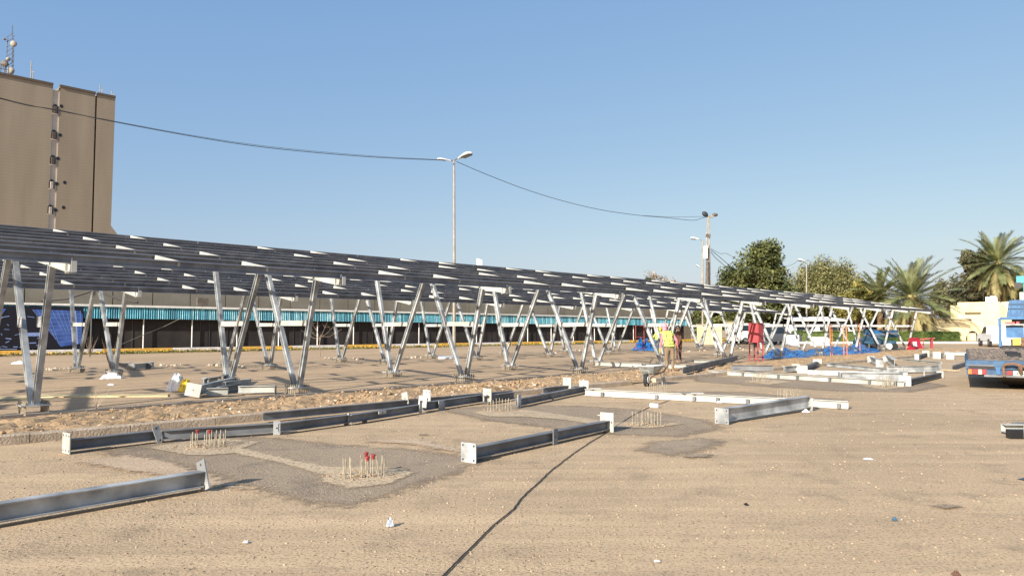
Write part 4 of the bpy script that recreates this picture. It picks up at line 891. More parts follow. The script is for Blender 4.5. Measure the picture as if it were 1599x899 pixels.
# raised grille bed sloping forward
slope = .022
gr = MB(); zz = lambda y: zt_ + .02 + (y - ty0) * slope
MB().hexa([(xl + .05, ty0 + .3, zt_ - .1), (xr, ty0 + .3, zt_ - .1), (xr, ty0 + dep, zt_ - .1), (xl + .05, ty0 + dep, zt_ - .1), (xl + .05, ty0 + .3, zz(ty0 + .3)), (xr, ty0 + .3, zz(ty0 + .3)), (xr, ty0 + dep, zz(ty0 + dep)), (xl + .05, ty0 + dep, zz(ty0 + dep))]).build('bed_cover', 'tarp_brown', tr)
rg = random.Random(2)
lug = None
for i in range(12):
    for j in range(24):
        y = ty0 + .4 + i * .46; x = xl + .06 + j * .185 + (.09 if i % 2 else 0); p = Vector((x + .1, y + .2, zz(y + .2) + .012))
        if lug is None: lug = MB().cbox(p, (.13, .24, .06), 0, 0, .3).build('bed_lug', 'tarp_brown', tr); p00 = p
        else: c_ = cp(lug, tr, p - p00)
for s_ in (0,):
    MB().hexa([(xl + .9, ty0 + .8, .12), (xr, ty0 + .8, .12), (xr, ty0 + 4.5, .12), (xl + .9, ty0 + 4.5, .12), (xl + .6, ty0 + .3, zb_), (xr, ty0 + .3, zb_), (xr, ty0 + 4.8, zb_), (xl + .6, ty0 + 4.8, zb_)]).build('under_body', 'black', tr)
for k in range(2):
    q = Vector((xl + 1.0, ty0 + 1.5 + k * 1.3, .48)); w_ = MB().tube(q, q + Vector((.3, 0, 0)), .48, n=18).build('wheel', 'tyre', tr); MB().tube(q - Vector((.02, 0, 0)), q + Vector((.05, 0, 0)), .24, n=12).build('rim', 'galv_dark', w_)
tr.rotation_euler = (0, 0, R(-31))
CY = 42.0; cr = thing('crane_lorry', Vector((at(1620, 560, CY).x, CY, 0)), 'blue crane lorry with ribbed blue box and frame cut by the right edge', 'lorry')
def cf(x0, x1, y0, y1, off, d_, nm, m, par=cr): return fb(MB(), x0, x1, y0, y1, CY + off, d_).build(nm, m, par)
a = [at(x, y, CY) for x, y in ((1571, 495), (1574, 469), (1660, 466), (1664, 495))]
bxo = MB().prism(a, (0, 2.4, 0)).build('box_body', 'blue', cr)
for x in (1576, 1584, 1589, 1592.5, 1594, 1604, 1616): MB().bar(at(x, 495, CY - .03), at(x + (1 if x < 1590 else 0), 469, CY - .03), .035, .05, (0, 1, 0)).build('rib', 'blue_dark', bxo)
for y in (475, 482): MB().bar(at(1573, y, CY - .05), at(1664, y - 1, CY - .05), .03, .04).build('rib', 'blue_dark', bxo)
cf(1564, 1670, 495, 498.5, -.1, 2.6, 'platform', 'blue'); cf(1564, 1670, 505.5, 507.5, -.1, 2.6, 'cross_beam', 'galv'); cf(1567, 1670, 498.5, 505.5, .6, 1.5, 'dark_bay', 'black')
cf(1568, 1580, 502.5, 505.4, .05, .5, 'red_box', 'red'); cf(1582, 1586, 502, 505.4, .05, .4, 'red_box', 'red')
cf(1563.5, 1566, 497, 541, -.15, .2, 'frame_post', 'blue'); cf(1566.5, 1589, 508, 527, .2, .3, 'panel', 'blue'); cf(1589.5, 1670, 508, 528, .5, .3, 'dark_panel', 'black')
cf(1593, 1660, 515, 517, .2, .3, 'pipe', 'cyan'); cf(1566.5, 1577, 528, 539, -.05, .5, 'white_tank', 'white'); cf(1579, 1589, 528, 539, -.02, .5, 'yellow_tank', 'ochre'); cf(1590, 1598, 527, 540, .0, .5, 'brown_drum', 'rust')
cf(1563, 1573, 481, 494.5, .8, .8, 'dark_headboard', 'cap')
cf(1562, 1670, 541, 546, 0, 2.3, 'chassis', 'black')
for k, x in enumerate((1575, 1600, 1640)):
    q = at(x, 550, CY + .1); q.z = .5; w_ = MB().tube(q, q + Vector((0, .4, 0)), .5, n=16).build('wheel', 'tyre', cr)
bo = thing('crane', at(1600, 470, CY + 1.5), 'cyan folded crane arm head above the blue box at the right edge', 'crane')
fb(MB(), 1587, 1612, 431, 442, CY + 1.5, .8).build('arm_head', 'cyan', bo); fb(MB(), 1586, 1594, 441, 450, CY + 1.45, .5).build('sheave_block', 'black', bo); fb(MB(), 1594.5, 1600, 441.7, 456, CY + 1.6, .6).build('arm_link', 'cyan', bo); fb(MB(), 1588, 1612, 456.2, 468, CY + 1.7, .9).build('turret', 'plate_pale', bo)

def swing(objs, pivot, ang):
    m = Matrix.Rotation(ang, 3, 'Z'); pv = Vector((pivot.x, pivot.y, 0))
    for o in objs: o.location = pv + m @ (o.location - pv); o.rotation_euler = (0, 0, ang)
swing([cr], at(1564, 500, CY), R(-33)); swing([bo], at(1586, 440, CY + 1.5), R(-33)); swing([H, tk], at(1486, 500, 94.6), R(-31))

# ================================================================== STEEL MEMBERS LYING ABOUT
GRPS = {}
def plate(mb, c, d, w_, h_, tilt=0., holes=(2, 2), t=.014, m=0):
    """end plate normal to direction d, holes as dark discs standing 1 mm proud"""
    d = Vector(d); d.z = 0; d.normalize(); s_ = Vector((-d.y, d.x, 0)); q = Matrix.Rotation(tilt, 3, d); q2 = q
    a = (q @ s_) * w_ / 2; b = (q @ Z3) * h_ / 2; k = d * t / 2; c = Vector(c)
    mb.hexa([c - a - b - k, c + a - b - k, c + a - b + k, c - a - b + k, c - a + b - k, c + a + b - k, c + a + b + k, c - a + b + k], m)
    for i in range(holes[0]):
        for j in range(holes[1]):
            x = (-.72 + 1.44 * i / max(1, holes[0] - 1)) if holes[0] > 1 else 0; y = (-.72 + 1.44 * j / max(1, holes[1] - 1)) if holes[1] > 1 else 0
            p = c + a * x + b * y; r_ = .014
            for s2 in (-1, 1): mb.add([p + s2 * k * 1.15 + (a.normalized() * math.cos(6.283 * g / 8) + b.normalized() * math.sin(6.283 * g / 8)) * r_ for g in range(8)], [tuple(range(8))], 1)
def beam(pa, pb, lab, h=.2, w_=.11, side=(), z0=.0, z1=None, m='galv_dark', plates=(), roll=0., sec='I', name='steel_beam', cat='steel beam', group=None, lift=.012):
    """pa, pb = ground line of the beam (site plan); plates = (fraction, width, height, holes, tilt)"""
    if plates and z0 == 0:
        lift = .045
        if m == 'galv_dark': h *= .68
    a = Vector(pa) + Z3 * (z0 + h / 2 + lift); b = Vector(pb) + Z3 * ((z0 if z1 is None else z1) + h / 2 + lift); d = (b - a)
    r = thing(name, Vector(pa) + Z3 * z0, lab, cat, group); up = Matrix.Rotation(roll, 3, d.normalized()) @ Z3
    mb = MB()
    if sec == 'I': mb.ibeam(a, b, h, w_, .012, up)
    elif sec == 'C': mb.cchan(a, b, h, w_, .01, up, lip=.01)
    else: mb.bar(a, b, w_, h, up)
    mb.build('web', m, r)
    for p in plates:
        f, pw, ph, ho = p[:4]; ti = p[4] if len(p) > 4 else 0; mm = p[5] if len(p) > 5 else 'galv'; lz = p[6] if len(p) > 6 else 0
        c = a.lerp(b, f); c.z = ph / 2 + z0 + lz + .004; q = MB(); plate(q, c, d, pw, ph, ti, ho); q.build('end_plate' if f in (0, 1) or f < 0 or f > 1 else 'splice_plate', [mm, 'hole'], r)
    for f, pw, ph, ho, ti, mm, lz in side:
        n_ = Vector((d.y, -d.x, 0)).normalized(); c = a.lerp(b, f) + n_ * (w_ / 2 + .012); c.z = ph / 2 + z0 + lz + .004; q = MB(); plate(q, c, n_, pw, ph, ti, ho); q.build('side_plate', [mm, 'hole'], r)
    return r
U2 = U
def along(p, d, L_): return Vector(p) + Vector(d).normalized() * L_
pA, pB = gp(0, 822), gp(314, 766); dA = (pA - pB).normalized()
beam(pB, along(pB, dA, 6.2), 'thick galvanised beam lying alone at lower left, running out of frame', .155, .12, plates=((-.003, .16, .3, (1, 2), .38),), m='galv')
beam(gp(104, 708), gp(244, 691), 'steel beam by the kerb with bright six hole end plate, leftmost of the row', .2, .12, side=((.99, .1, .25, (1, 2), .35, 'galv', 0),), plates=((-.004, .24, .27, (3, 2), 0, 'galv_bright'),))
beam(gp(252, 691), gp(432, 678), 'beam behind the red capped bolts, second from left in the kerb row', .2, .12, side=((.99, .1, .21, (1, 1), 0, 'galv', 0),), plates=((0., .1, .1, (1, 1), 0, 'galv_dark'),))
beam(gp(434, 679), gp(541, 664), 'beam between the pale side plate and the long channel, third in the kerb row', .2, .12, plates=((1., .12, .16, (1, 1), 0, 'galv_dark'),))
beam(W(6.3, 12.0), W(10.0, 12.0), 'beam touching the kerb, square plate with holes standing at its right end', .19, .1, m='galv_dark', plates=((1.0, .24, .28, (3, 2), 0, 'galv_bright', .06),))
beam(gp(545, 664), gp(654, 646), 'steel channel with a pale strip on its web, fourth along the kerb row', .2, .12, side=((.98, .07, .26, (1, 2), 0, 'galv', 0), (.16, .12, .05, (1, 1), 0, 'black', 0), (.4, .2, .05, (1, 1), 0, 'galv_bright', .12)), plates=((-.01, .03, .2, (1, 1), 0),))
beam(W(9.4, 12.05), W(12.6, 12.0), 'channel lying against the kerb with a tilted white plate above it', .19, .1, plates=((0.02, .2, .24, (1, 1), -.2, 'galv_bright', .08), (.55, .03, .19, (1, 1), 0)))
beam(gp(660, 644), gp(756, 629), 'beam with a small four hole plate hanging in front, fifth in the kerb row', .22, .12, side=((.24, .2, .19, (2, 2), 0, 'galv', .0),), plates=((-.0, .2, .22, (1, 1), .1, 'galv_bright', .1),))
beam(gp(756, 632), gp(802, 625), 'short dark beam left of the third bolt group, sixth in the kerb row', .22, .12, plates=((.1, .22, .28, (1, 1), 0, 'galv_bright', .06),))
beam(W(13.6, 11.9), W(14.6, 11.95), 'stub of beam between kerb and bolts with a bright notched plate', .2, .12, plates=((1.0, .26, .3, (1, 2), 0, 'galv_bright', .08),))
beam(gp(806, 637), gp(912, 614), 'beam ending against the long pale rafter, last in the kerb row', .2, .12, side=((.0, .14, .28, (1, 2), 0, 'galv', 0), (.45, .09, .12, (1, 1), 0, 'galv_dark', 0)), plates=((1.0, .24, .28, (1, 1), 0, 'galv_bright', .04),))
beam(gp(733, 722), gp(948, 674), 'dark beam with square plates lying alone in the middle foreground', .2, .12, side=((.53, .11, .22, (1, 1), 0, 'galv_dark', 0),), plates=((-.004, .24, .24, (2, 2), 0, 'galv'), (1.0, .24, .3, (3, 1), 0, 'galv_bright')))
rf = beam(gp(914, 618), gp(1325, 639), 'long pale rafter crossing the middle ground from the kerb row to the right', .16, .1, m='galv_bright', plates=())
def cleats(root, a, b, fs, up=.1, h=.2):
    d = (Vector(b) - Vector(a)); s_ = Vector((d.y, -d.x, 0)).normalized()
    for f in fs:
        p = Vector(a).lerp(Vector(b), f) + s_ * .06; MB().box(p + Z3 * h * .33, (.07, .035, h * .5), math.atan2(d.y, d.x)).build('cleat', 'galv_dark', root)
cleats(rf, gp(914, 618), gp(1325, 639), (.08, .31, .46, .55, .66, .97))
for i, (f, dx) in enumerate(((.045, .2), (.43, .22), (.47, .2))):
    p = gp(914, 618).lerp(gp(1325, 639), f); tag(MB().box(p + Z3 * .19, (.26, .12, .025), .1).build('packing_plate', 'galv_bright' if i != 1 else 'galv_dark'), ('pale flat plate on the pale rafter near its left end', 'dull flat plate on the middle of the pale rafter', 'pale flat plate on the pale rafter right of the dull plate')[i], 'steel plate')
beam(gp(1128, 662), gp(1263, 641), 'beam with large square plate leaning onto the pale rafter at right', .22, .12, z0=0, z1=.03, m='galv', plates=((-.004, .27, .27, (2, 2), 0, 'galv'), (.995, .2, .26, (1, 1), .1, 'galv')))
b = beam(gp(1106, 584), gp(1412, 604), 'long pale rafter lying behind the far bolts, left end by the kerb', .15, .12, m='galv_bright'); cleats(b, gp(1106, 584), gp(1412, 604), (.1, .22, .42, .52, .68, .86, .97), h=.24)
beam(gp(1066, 590), gp(1152, 566), 'dark beam propped along the kerb right of the wheelbarrow', .2, .12, z0=.13, z1=.12, m='galv_dark', plates=((.55, .03, .2, (1, 1), 0, 'galv_dark'),))
beam(gp(930, 572), gp(1078, 578), 'pale beam on the asphalt behind the worker', .16, .12, m='galv_bright', plates=((.42, .14, .1, (1, 1), 0, 'galv_dark'),))
beam(gp(1084, 566.5), gp(1121, 566.5), 'short pale bar on the asphalt right of the worker', .12, .1, m='galv_bright')
beam(gp(1142, 583), gp(1207, 584), 'dark sided beam lying in the earth in front of the red box', .2, .12, z0=.1, m='galv_dark', plates=((1, .03, .2, (1, 1), 0, 'galv'),))
beam(gp(1224, 582), gp(1243, 581), 'stub with a pale notched plate, left of the short black box beam', .2, .14, m='galv', plates=((1, .34, .3, (1, 1), 0, 'galv_bright'),))
beam(gp(1254, 582.5), gp(1276, 572), 'short dark box beam with bright plates at both ends', .26, .14, m='galv_dark', plates=((-.03, .34, .28, (1, 1), 0, 'galv_bright'), (1.02, .34, .3, (1, 1), 0, 'galv_bright')))
beam(gp(1262, 585), gp(1418, 590), 'grey rafter with rounded top lying between the two pale rafters', .16, .12, m='galv', sec='box')
beam(gp(1311, 596), gp(1408, 597), 'grey I beam with plates lying before the grey rafter', .24, .12, m='galv', plates=((0, .3, .3, (1, 1), 0, 'galv'), (1, .3, .32, (1, 1), 0, 'galv')))
beam(gp(1415, 603), gp(1468, 590), 'dark sided beam with a middle plate at the right end of the steel stack', .2, .12, m='galv_dark', plates=((-.02, .3, .3, (1, 1), 0, 'galv'), (.5, .03, .3, (1, 1), 0, 'galv'), (1, .2, .22, (1, 1), 0, 'galv_bright')))
beam(gp(1291, 572), gp(1398, 583), 'long pale rafter behind the steel stack, nearest the kerb', .15, .12, m='galv')
beam(gp(1385, 583), gp(1465, 582), 'grey beam behind the right end of the steel stack', .22, .12, m='galv', plates=((.3, .1, .26, (1, 1), 0, 'galv'), (1, .3, .3, (1, 1), 0, 'galv')))
beam(gp(1360, 566), gp(1374, 573), 'short grey stub lying askew against the far kerb', .24, .14, m='galv', plates=((0, .3, .3, (1, 1), 0, 'galv'), (1, .3, .3, (1, 1), 0, 'galv')))
beam(gp(1386, 565), gp(1397, 574), 'short bright stub lying askew beside the grey stub', .3, .2, m='galv_bright', plates=((0, .36, .3, (1, 1), .3, 'galv_bright'),))
beam(gp(1409, 563), gp(1470, 569), 'flat pale rafter lying far right beyond the steel stack', .1, .14, m='galv_bright')
beam(gp(1432, 562), gp(1446, 557), 'short dark stub with a bright end plate beyond the flat pale rafter', .26, .14, m='galv_dark', plates=((1, .34, .34, (1, 1), 0, 'galv_bright'), (-.02, .2, .3, (1, 1), 0, 'galv')))
for (x0, y0, x1, y1, lab) in ((1463, 560, 1472, 558, 'bright upright plate stub, left of the last two far stubs'), (1484, 561, 1490, 560, 'bright small square plate stub right of the upright plate'), (1476, 555, 1517, 556, 'pale beam with dark notches near the left corner of the blue lorry')):
    beam(gp(x0, y0), gp(x1, y1), lab, .2, .14, m='galv_bright', plates=((0, .36, .36, (1, 1), 0, 'galv_bright'),))
beam(gp(1487, 578), gp(1509, 571), 'grey channel poking out behind the blue lorry', .16, .1, m='galv_dark')
beam(gp(1466, 578), gp(1496, 580), 'thin pale strip on the ground left of the blue lorry', .05, .2, m='concrete', sec='box', cat='strip')
# bright brackets at the right edge
pE = gp(1563, 677); eb = thing('steel_bracket', pE, 'bright steel channel with square tube on the ground at the right edge', 'bracket')
MB().cchan(pE + Z3 * .1 , pE + Vector((1.6, -.12, .1)), .12, .12, .01, lip=.01).build('channel', 'galv_bright', eb)
MB().bar(pE + Vector((.25, .1, .14)), pE + Vector((1.6, .02, .14)), .03, .05).build('tongue', 'galv_dark', eb)
q = gp(1580, 685); MB().bar(q + Z3 * .07 + Vector((-.02, .05, 0)), q + Z3 * .07 + Vector((.45, .02, 0)), .12, .13).build('square_tube', 'black', eb)
MB().box(q + Vector((.28, -.04, .11)), (.24, .02, .2)).build('side_plate', 'galv_bright', eb)
tag(sheet('tar_blot', pg((1588, 748), (1599, 746), (1620, 748), (1606, 752)), .006, 'black', .01, .1), 'small black blot on the asphalt at the right edge', 'blot')

# debris pile of short members
pile = [((303, 622), (368, 604), .05, 'front short beam of the pile with a flared pale end', .22, 'galv', ((-.02, .34, .3, (1, 1), .2, 'galv_bright'),)),
        ((322, 620), (356, 619), 0, 'short hollow box lying at the foot of the pile', .17, 'galv_bright', ((1, .3, .2, (1, 1), 0, 'galv_dark'),)),
        ((372, 616), (430, 615), 0, 'pale box section sticking out right of the pile', .17, 'galv_bright', ((1, .34, .2, (1, 1), 0, 'galv_dark'),)),
        ((348, 606), (366, 598), .22, 'dark short channel on top of the pile', .12, 'galv_dark', ()),
        ((318, 606), (345, 602), .06, 'pale short beam at the back of the pile', .2, 'galv_bright', ((.1, .2, .24, (1, 1), .1, 'galv_dark'),)),
        ((352, 612), (392, 606), .05, 'grey plate channel leaning in the middle of the pile', .2, 'galv', ()),
        ((340, 616), (376, 610), .0, 'darkest short channel low in the pile', .18, 'galv_dark', ())]
for a, b, z, lab, h, m, pl in pile: beam(gp(*a), gp(*b), lab, h, .13, z0=z, m=m, plates=pl, name='steel_offcut', cat='offcut', group='short steel offcuts heaped under the near canopy')
for a, b, lab in (((190, 577), (204, 575), 'small dark ended bracket far left beside the canopy leg'), ((205, 578), (228, 576), 'pale bracket lying far left on the parking asphalt'), ((230, 576), (240, 574), 'white bent plate at the right end of the far left litter')):
    beam(gp(*a), gp(*b), lab, .2, .2, m='galv_bright', plates=((0, .3, .24, (1, 1), .3, 'galv_dark'),), name='steel_offcut', cat='offcut')
def rag(c, sx, sy, h, m, lab, cat, seed, name, rot=0.):
    rr = random.Random(seed); n = 9; mb = MB(); Q_ = Matrix.Rotation(rot, 3, 'Z'); vs = []
    for i in range(n):
        for j in range(n):
            x, y = i / (n - 1) * 2 - 1, j / (n - 1) * 2 - 1; e = max(0, 1 - max(abs(x), abs(y)) ** 2)
            vs.append(Vector(c) + Q_ @ Vector((x * sx * rr.uniform(.85, 1.05), y * sy * rr.uniform(.85, 1.05), .01 + h * e * rr.uniform(.45, 1.1))))
    mb.add(vs, [(i * n + j, (i + 1) * n + j, (i + 1) * n + j + 1, i * n + j + 1) for i in range(n - 1) for j in range(n - 1)]); tag(mb.build(name, m), lab, cat)
rag(gp(275, 610), .24, .22, .5, 'plastic', 'crumpled white plastic bag left of the yellow sack by the pile', 'plastic bag', 1, 'plastic_bag')
rag(gp(291, 611), .2, .18, .42, 'yellow_bag', 'crumpled yellow sack between white bag and steel pile', 'sack', 2, 'yellow_sack', .5)
rag(gp(174, 591), .34, .18, .2, 'plastic', 'white plastic sheet scrap below the far left canopy leg', 'plastic scrap', 3, 'plastic_scrap', .5)
rag(gp(30, 568), .3, .2, .14, 'plastic', 'white scrap by the flower bed at the far left edge', 'plastic scrap', 4, 'plastic_scrap')
rag(gp(609, 822), .035, .03, .07, 'bottle', 'crushed clear plastic bottle on the foreground asphalt', 'bottle', 5, 'crushed_bottle', .4)
rag(gp(384, 848), .022, .018, .015, 'plastic', 'tiny white scrap on the lower left asphalt', 'scrap', 6, 'paper_scrap')
rag(gp(1026, 878), .022, .014, .012, 'plastic', 'tiny white scrap at the bottom of the picture right of the cable', 'scrap', 7, 'paper_scrap')
rag(gp(1356, 718), .06, .04, .02, 'plastic', 'tiny pale scrap on the open asphalt at right', 'scrap', 8, 'paper_scrap')
rag(gp(1397, 813), .022, .018, .03, 'steel_blue', 'small dark blue cap on the open asphalt', 'cap', 9, 'bottle_cap')
rag(gp(1493, 899), .03, .02, .03, 'rust', 'reddish brown shard at the bottom right edge', 'shard', 12, 'brick_shard')
rag(gp(1165, 789), .02, .02, .02, 'black', 'tiny black pebble right of the picture middle', 'pebble', 13, 'black_pebble')
rag(gp(173, 601.5), .1, .04, .05, 'lamp_white', 'small white and black litter piece on the parking asphalt', 'litter', 14, 'litter_piece')
rag(gp(610, 685), .0, .0, .0, 'black', None, None, 10, 'x') if False else None
tag(MB().box(gp(661, 680) + Z3 * .012, (.12, .04, .02), .1).build('dark_strip', 'cap'), 'small dark strip on the ground behind the capped bolts', 'strip')
tag(MB().tube(gp(1016, 636) + Z3 * .045, gp(1028, 637) + Z3 * .045, .045, n=12).build('pipe_offcut', 'white'), 'short white pipe offcut lying near the cable', 'pipe')
rag(gp(1140, 648), .05, .04, .03, 'black', 'small dark chip beside the large square plate', 'chip', 15, 'rubber_chip') if False else None
for (x, y, lab) in ((1123, 629, 'white lump under the pale rafter'), (1258, 644, 'pale pebble at the foot of the leaning beam'), (1240, 642, 'crumpled silver scrap by the leaning beam')):
    rag(gp(x, y), .07, .05, .06, 'plastic', lab, 'scrap', int(x), 'paper_scrap')
tag(MB().prism([gp(55, 621), gp(262, 619.5), gp(262, 616.5), gp(60, 617)], (0, 0, .03)).build('timber_plank', 'wood'), 'long pale timber plank lying on the parking asphalt', 'plank')
tag(MB().prism([gp(0, 626), gp(58, 622), gp(58, 619), gp(0, 621)], (0, 0, .03)).build('timber_plank', 'wood'), 'pale plank by the left edge behind the nearest canopy foot', 'plank')
tag(MB().prism([gp(684, 560.5), gp(708, 560), gp(708, 558), gp(684, 558)], (0, 0, .1)).build('white_board', 'white'), 'short white board on the asphalt between the second row of legs', 'board')
rr = random.Random(77)
for i, (x, y) in enumerate([(78, 577), (96, 577), (262, 571), (330, 571), (380, 573), (512, 560), (560, 561), (645, 559), (905, 548), (1150, 544), (1100, 548)]):
    rag(gp(x, y), rr.uniform(.1, .22), .12, rr.uniform(.05, .12), 'plastic' if i % 2 else 'stone', 'small pale litter lump on the parking asphalt', 'litter', 40 + i, 'litter_lump') if False else None
mb = MB()
for x, y in [(78, 577), (85, 578), (96, 577), (262, 571), (270, 572), (330, 571), (380, 573), (512, 560), (530, 561), (560, 561), (645, 559), (860, 552), (905, 548), (1150, 544), (1100, 548), (1075, 550), (1165, 547)]:
    for _ in range(5): lump(mb, gp(x, y) + Vector((rr.gauss(0, .2), rr.gauss(0, .3), .04)), rr.uniform(.04, .1))
tag(mb.build('rubble_bits', 'stone'), 'bits of pale rubble littered over the parking asphalt', 'rubble', kind='stuff')

# black cable across the foreground
cpts = [(1052, 622), (1036, 629), (1015, 636), (990, 648), (965, 664), (955, 672), (940, 680), (905, 702), (865, 732), (838, 757), (818, 775), (800, 797), (770, 822), (735, 857), (700, 892), (670, 930), (640, 990)]
P = [gp(*p) + Z3 * .01 for p in cpts]; rr = random.Random(5); out = []
for i in range(len(P) - 1):
    p0 = P[max(i - 1, 0)]; p1, p2 = P[i], P[i + 1]; p3 = P[min(i + 2, len(P) - 1)]
    for k in range(8):
        t_ = k / 8; v = .5 * ((2 * p1) + (p2 - p0) * t_ + (2 * p0 - 5 * p1 + 4 * p2 - p3) * t_ ** 2 + (3 * p1 - p0 - 3 * p2 + p3) * t_ ** 3); out.append(v + Vector((rr.gauss(0, .0025), rr.gauss(0, .0025), 0)))
tag(MB().path(out + [P[-1]], .0062, 7).build('power_cable', 'cable'), 'long black power cable snaking down the foreground', 'cable')
q = gp(938, 672); tag(MB().path([q + Vector((-.05, .05, .24)), q + Vector((.03, .02, .235)), q + Vector((.1, -.02, .19)), q + Vector((.14, -.06, .09)), q + Vector((.15, -.09, .01))], .013, 7).build('pale_hose', 'bolt'), 'short pale curved hose over the end of the foreground beam', 'hose')

# anchor bolt groups
def bolts(px, py, lab, caps=(), n=7, sp=.06, h=.215, seed=1, dirn=None):
    rr = random.Random(seed); c = gp(px, py); r = thing('anchor_bolt_group', c, lab, 'anchor bolts', 'anchor bolt groups waiting for the next canopy'); d = (dirn or Vector((.96, .28, 0))).normalized(); s_ = Vector((-d.y, d.x, 0)); k = 0
    for j in (-1, 1):
        for i in range(n):
            p = c + d * ((i - (n - 1) / 2) * sp + (.03 if 1 < i else -.03) * (1 if i < n / 2 else 1.0)) + s_ * j * .105; hh = h * rr.uniform(.88, 1.05); tl = Vector((rr.uniform(-.008, .008), rr.uniform(-.008, .008), hh))
            mb = MB(); mb.tube(p, p + tl, .0075, n=7)
            if rr.random() < .25: mb.tube(p + tl * .12, p + tl * .2, .018, n=6)
            b = mb.build('bolt', 'bolt', r)
            if k in caps: MB().path([p + tl * .93, p + tl + Z3 * .012, p + tl + Z3 * .022, p + tl + Z3 * .034], [.016, .019, .028, .027], 10).build('bolt_cap', 'red_cap', b)
            k += 1
    q = MB()
    for _ in range(70): a = rr.uniform(0, 6.28); g = rr.uniform(.05, .42); lump(q, c + Vector((math.cos(a) * g * 1.15, math.sin(a) * g * .8, .015)), rr.choice((.006, .01, .012, .02)))
    q.build('mortar_crumbs', 'clod', r)['kind'] = 'stuff'
bolts(325, 698, 'bolt group with one cluster of red caps, left of the foreground', (8, 3), seed=1)
bolts(568, 744, 'bolt group nearest the camera with three red capped bolts', (10, 3, 4), seed=2)
bolts(780, 642, 'uncapped bolt group by the kerb row beams', seed=3, h=.24)
bolts(1010, 664, 'uncapped bolt group right of the lone middle beam', seed=4, h=.24)
bolts(1026, 615, 'bolt group in front of the wheelbarrow', seed=5, h=.27)
bolts(1232, 625, 'bolt group behind the right part of the pale rafter', seed=6, h=.27)
bolts(1188, 597, 'bolt group before the far pale rafter, left of two', seed=7, h=.28)
bolts(1384, 604, 'bolt group before the steel stack, farthest right', seed=8, h=.28)

# dry sprigs on the earth strip
for i, (x, y, s_) in enumerate(((150, 645, .38), (197, 668, .22), (272, 660, .3), (262, 664, .22), (585, 640, .3), (118, 697, .2))):
    b = gp(x, y); b.z = .08 if y < 690 else 0; rr = random.Random(i); mb = MB()
    for _ in range(7): e = b + Vector((rr.uniform(-1, 1) * .5, rr.uniform(-1, 1) * .5, rr.uniform(.5, 1.1))) * s_; mb.path([b, b.lerp(e, .5) + Vector((rr.uniform(-.04, .04), 0, .03)), e], [.006, .004, .002], 4)
    tag(mb.build('dry_weed', 'leaf_dry'), ('dry forked twig standing beyond the earth strip at left', 'small dry weed on the earth strip behind the leftmost beam', 'dry weed right of two on the earth strip above the red capped bolts', 'dry weed left of two on the earth strip above the red capped bolts', 'dry weed by the kerb above the third bolt group', 'small weed at the foot of the kerb left of the end plate')[i], 'weed')
b = gp(500, 557); b.z = 0; sp = thing('sapling', b, 'bare brown sapling between the canopy legs before the shed', 'sapling'); mb = MB(); rr = random.Random(4)
mb.path([b, b + Vector((-.05, 0, .7)), b + Vector((.03, 0, 1.25))], [.03, .024, .018], 6)
for e in ((-.9, 0, 1.75), (-.6, .2, 1.95), (.8, .1, 1.8), (1.2, 0, 1.55), (.4, 0, 2.0), (-1.1, 0, 1.5)):
    m_ = b + Vector((e[0] * .4, e[1], e[2] * .72)); t_ = b + Vector(e); mb.path([b + Vector((0, 0, .9 + rr.random() * .3)), m_, t_], [.016, .011, .005], 5)
    for _ in range(4): q = m_.lerp(t_, rr.random()); mb.path([q, q + Vector((rr.uniform(-.3, .3), 0, rr.uniform(0, .3)))], [.006, .003], 4)
mb.build('stem', 'bark', sp)
for x, y, h_, lab, m in ((172, 566, 1.6, 'reddish thin shrub between the legs at far left', 'rust'), (140, 548, 1.4, 'thin bare stick standing before the shed near the banner', 'bark'), (245, 600, 0, '', 'bark')):
    if not h_: continue
    b = gp(x, y + 10); mb = MB(); rr = random.Random(x)
    for _ in range(12): e = b + Vector((rr.gauss(0, .2), rr.gauss(0, .2), h_ * rr.uniform(.4, 1))); mb.path([b, b.lerp(e, .5), e], [.02, .015, .005], 4)
    tag(mb.build('thin_shrub', m), lab, 'shrub')
# bare cord hanging from shed
tag(MB().path([at(188, 538, 46), at(225, 522, 48), at(255, 510, 50), at(282, 497, 51)], .02, 5).build('slack_cord', 'bolt'), 'slack pale cord stretched across the dark screens at left', 'cord')

# ================================================================== PEOPLE
def skin_body(name, V, E_, root, matf, mats, sub=3, rootv=0):
    me = bpy.data.meshes.new(name); me.from_pydata([v[:3] for v in V], E_, []); o = bpy.data.objects.new(name, me); C.objects.link(o)
    sk = o.modifiers.new('skin', 'SKIN'); sk.use_smooth_shade = True
    for i, v in enumerate(V):
        d = me.skin_vertices[0].data[i]; r = v[3]; d.radius = (r, r) if not isinstance(r, tuple) else r; d.use_root = (i == rootv)
    if sub: s_ = o.modifiers.new('sub', 'SUBSURF'); s_.levels = sub; s_.render_levels = sub
    dg = bpy.context.evaluated_depsgraph_get(); nm = bpy.data.meshes.new_from_object(o.evaluated_get(dg)); bpy.data.objects.remove(o)
    nm.materials.clear()
    for k in mats: nm.materials.append(M_[k])
    for p in nm.polygons: p.material_index = matf(p.center); p.use_smooth = True
    o = bpy.data.objects.new(name, nm); C.objects.link(o); o.parent = root; return o
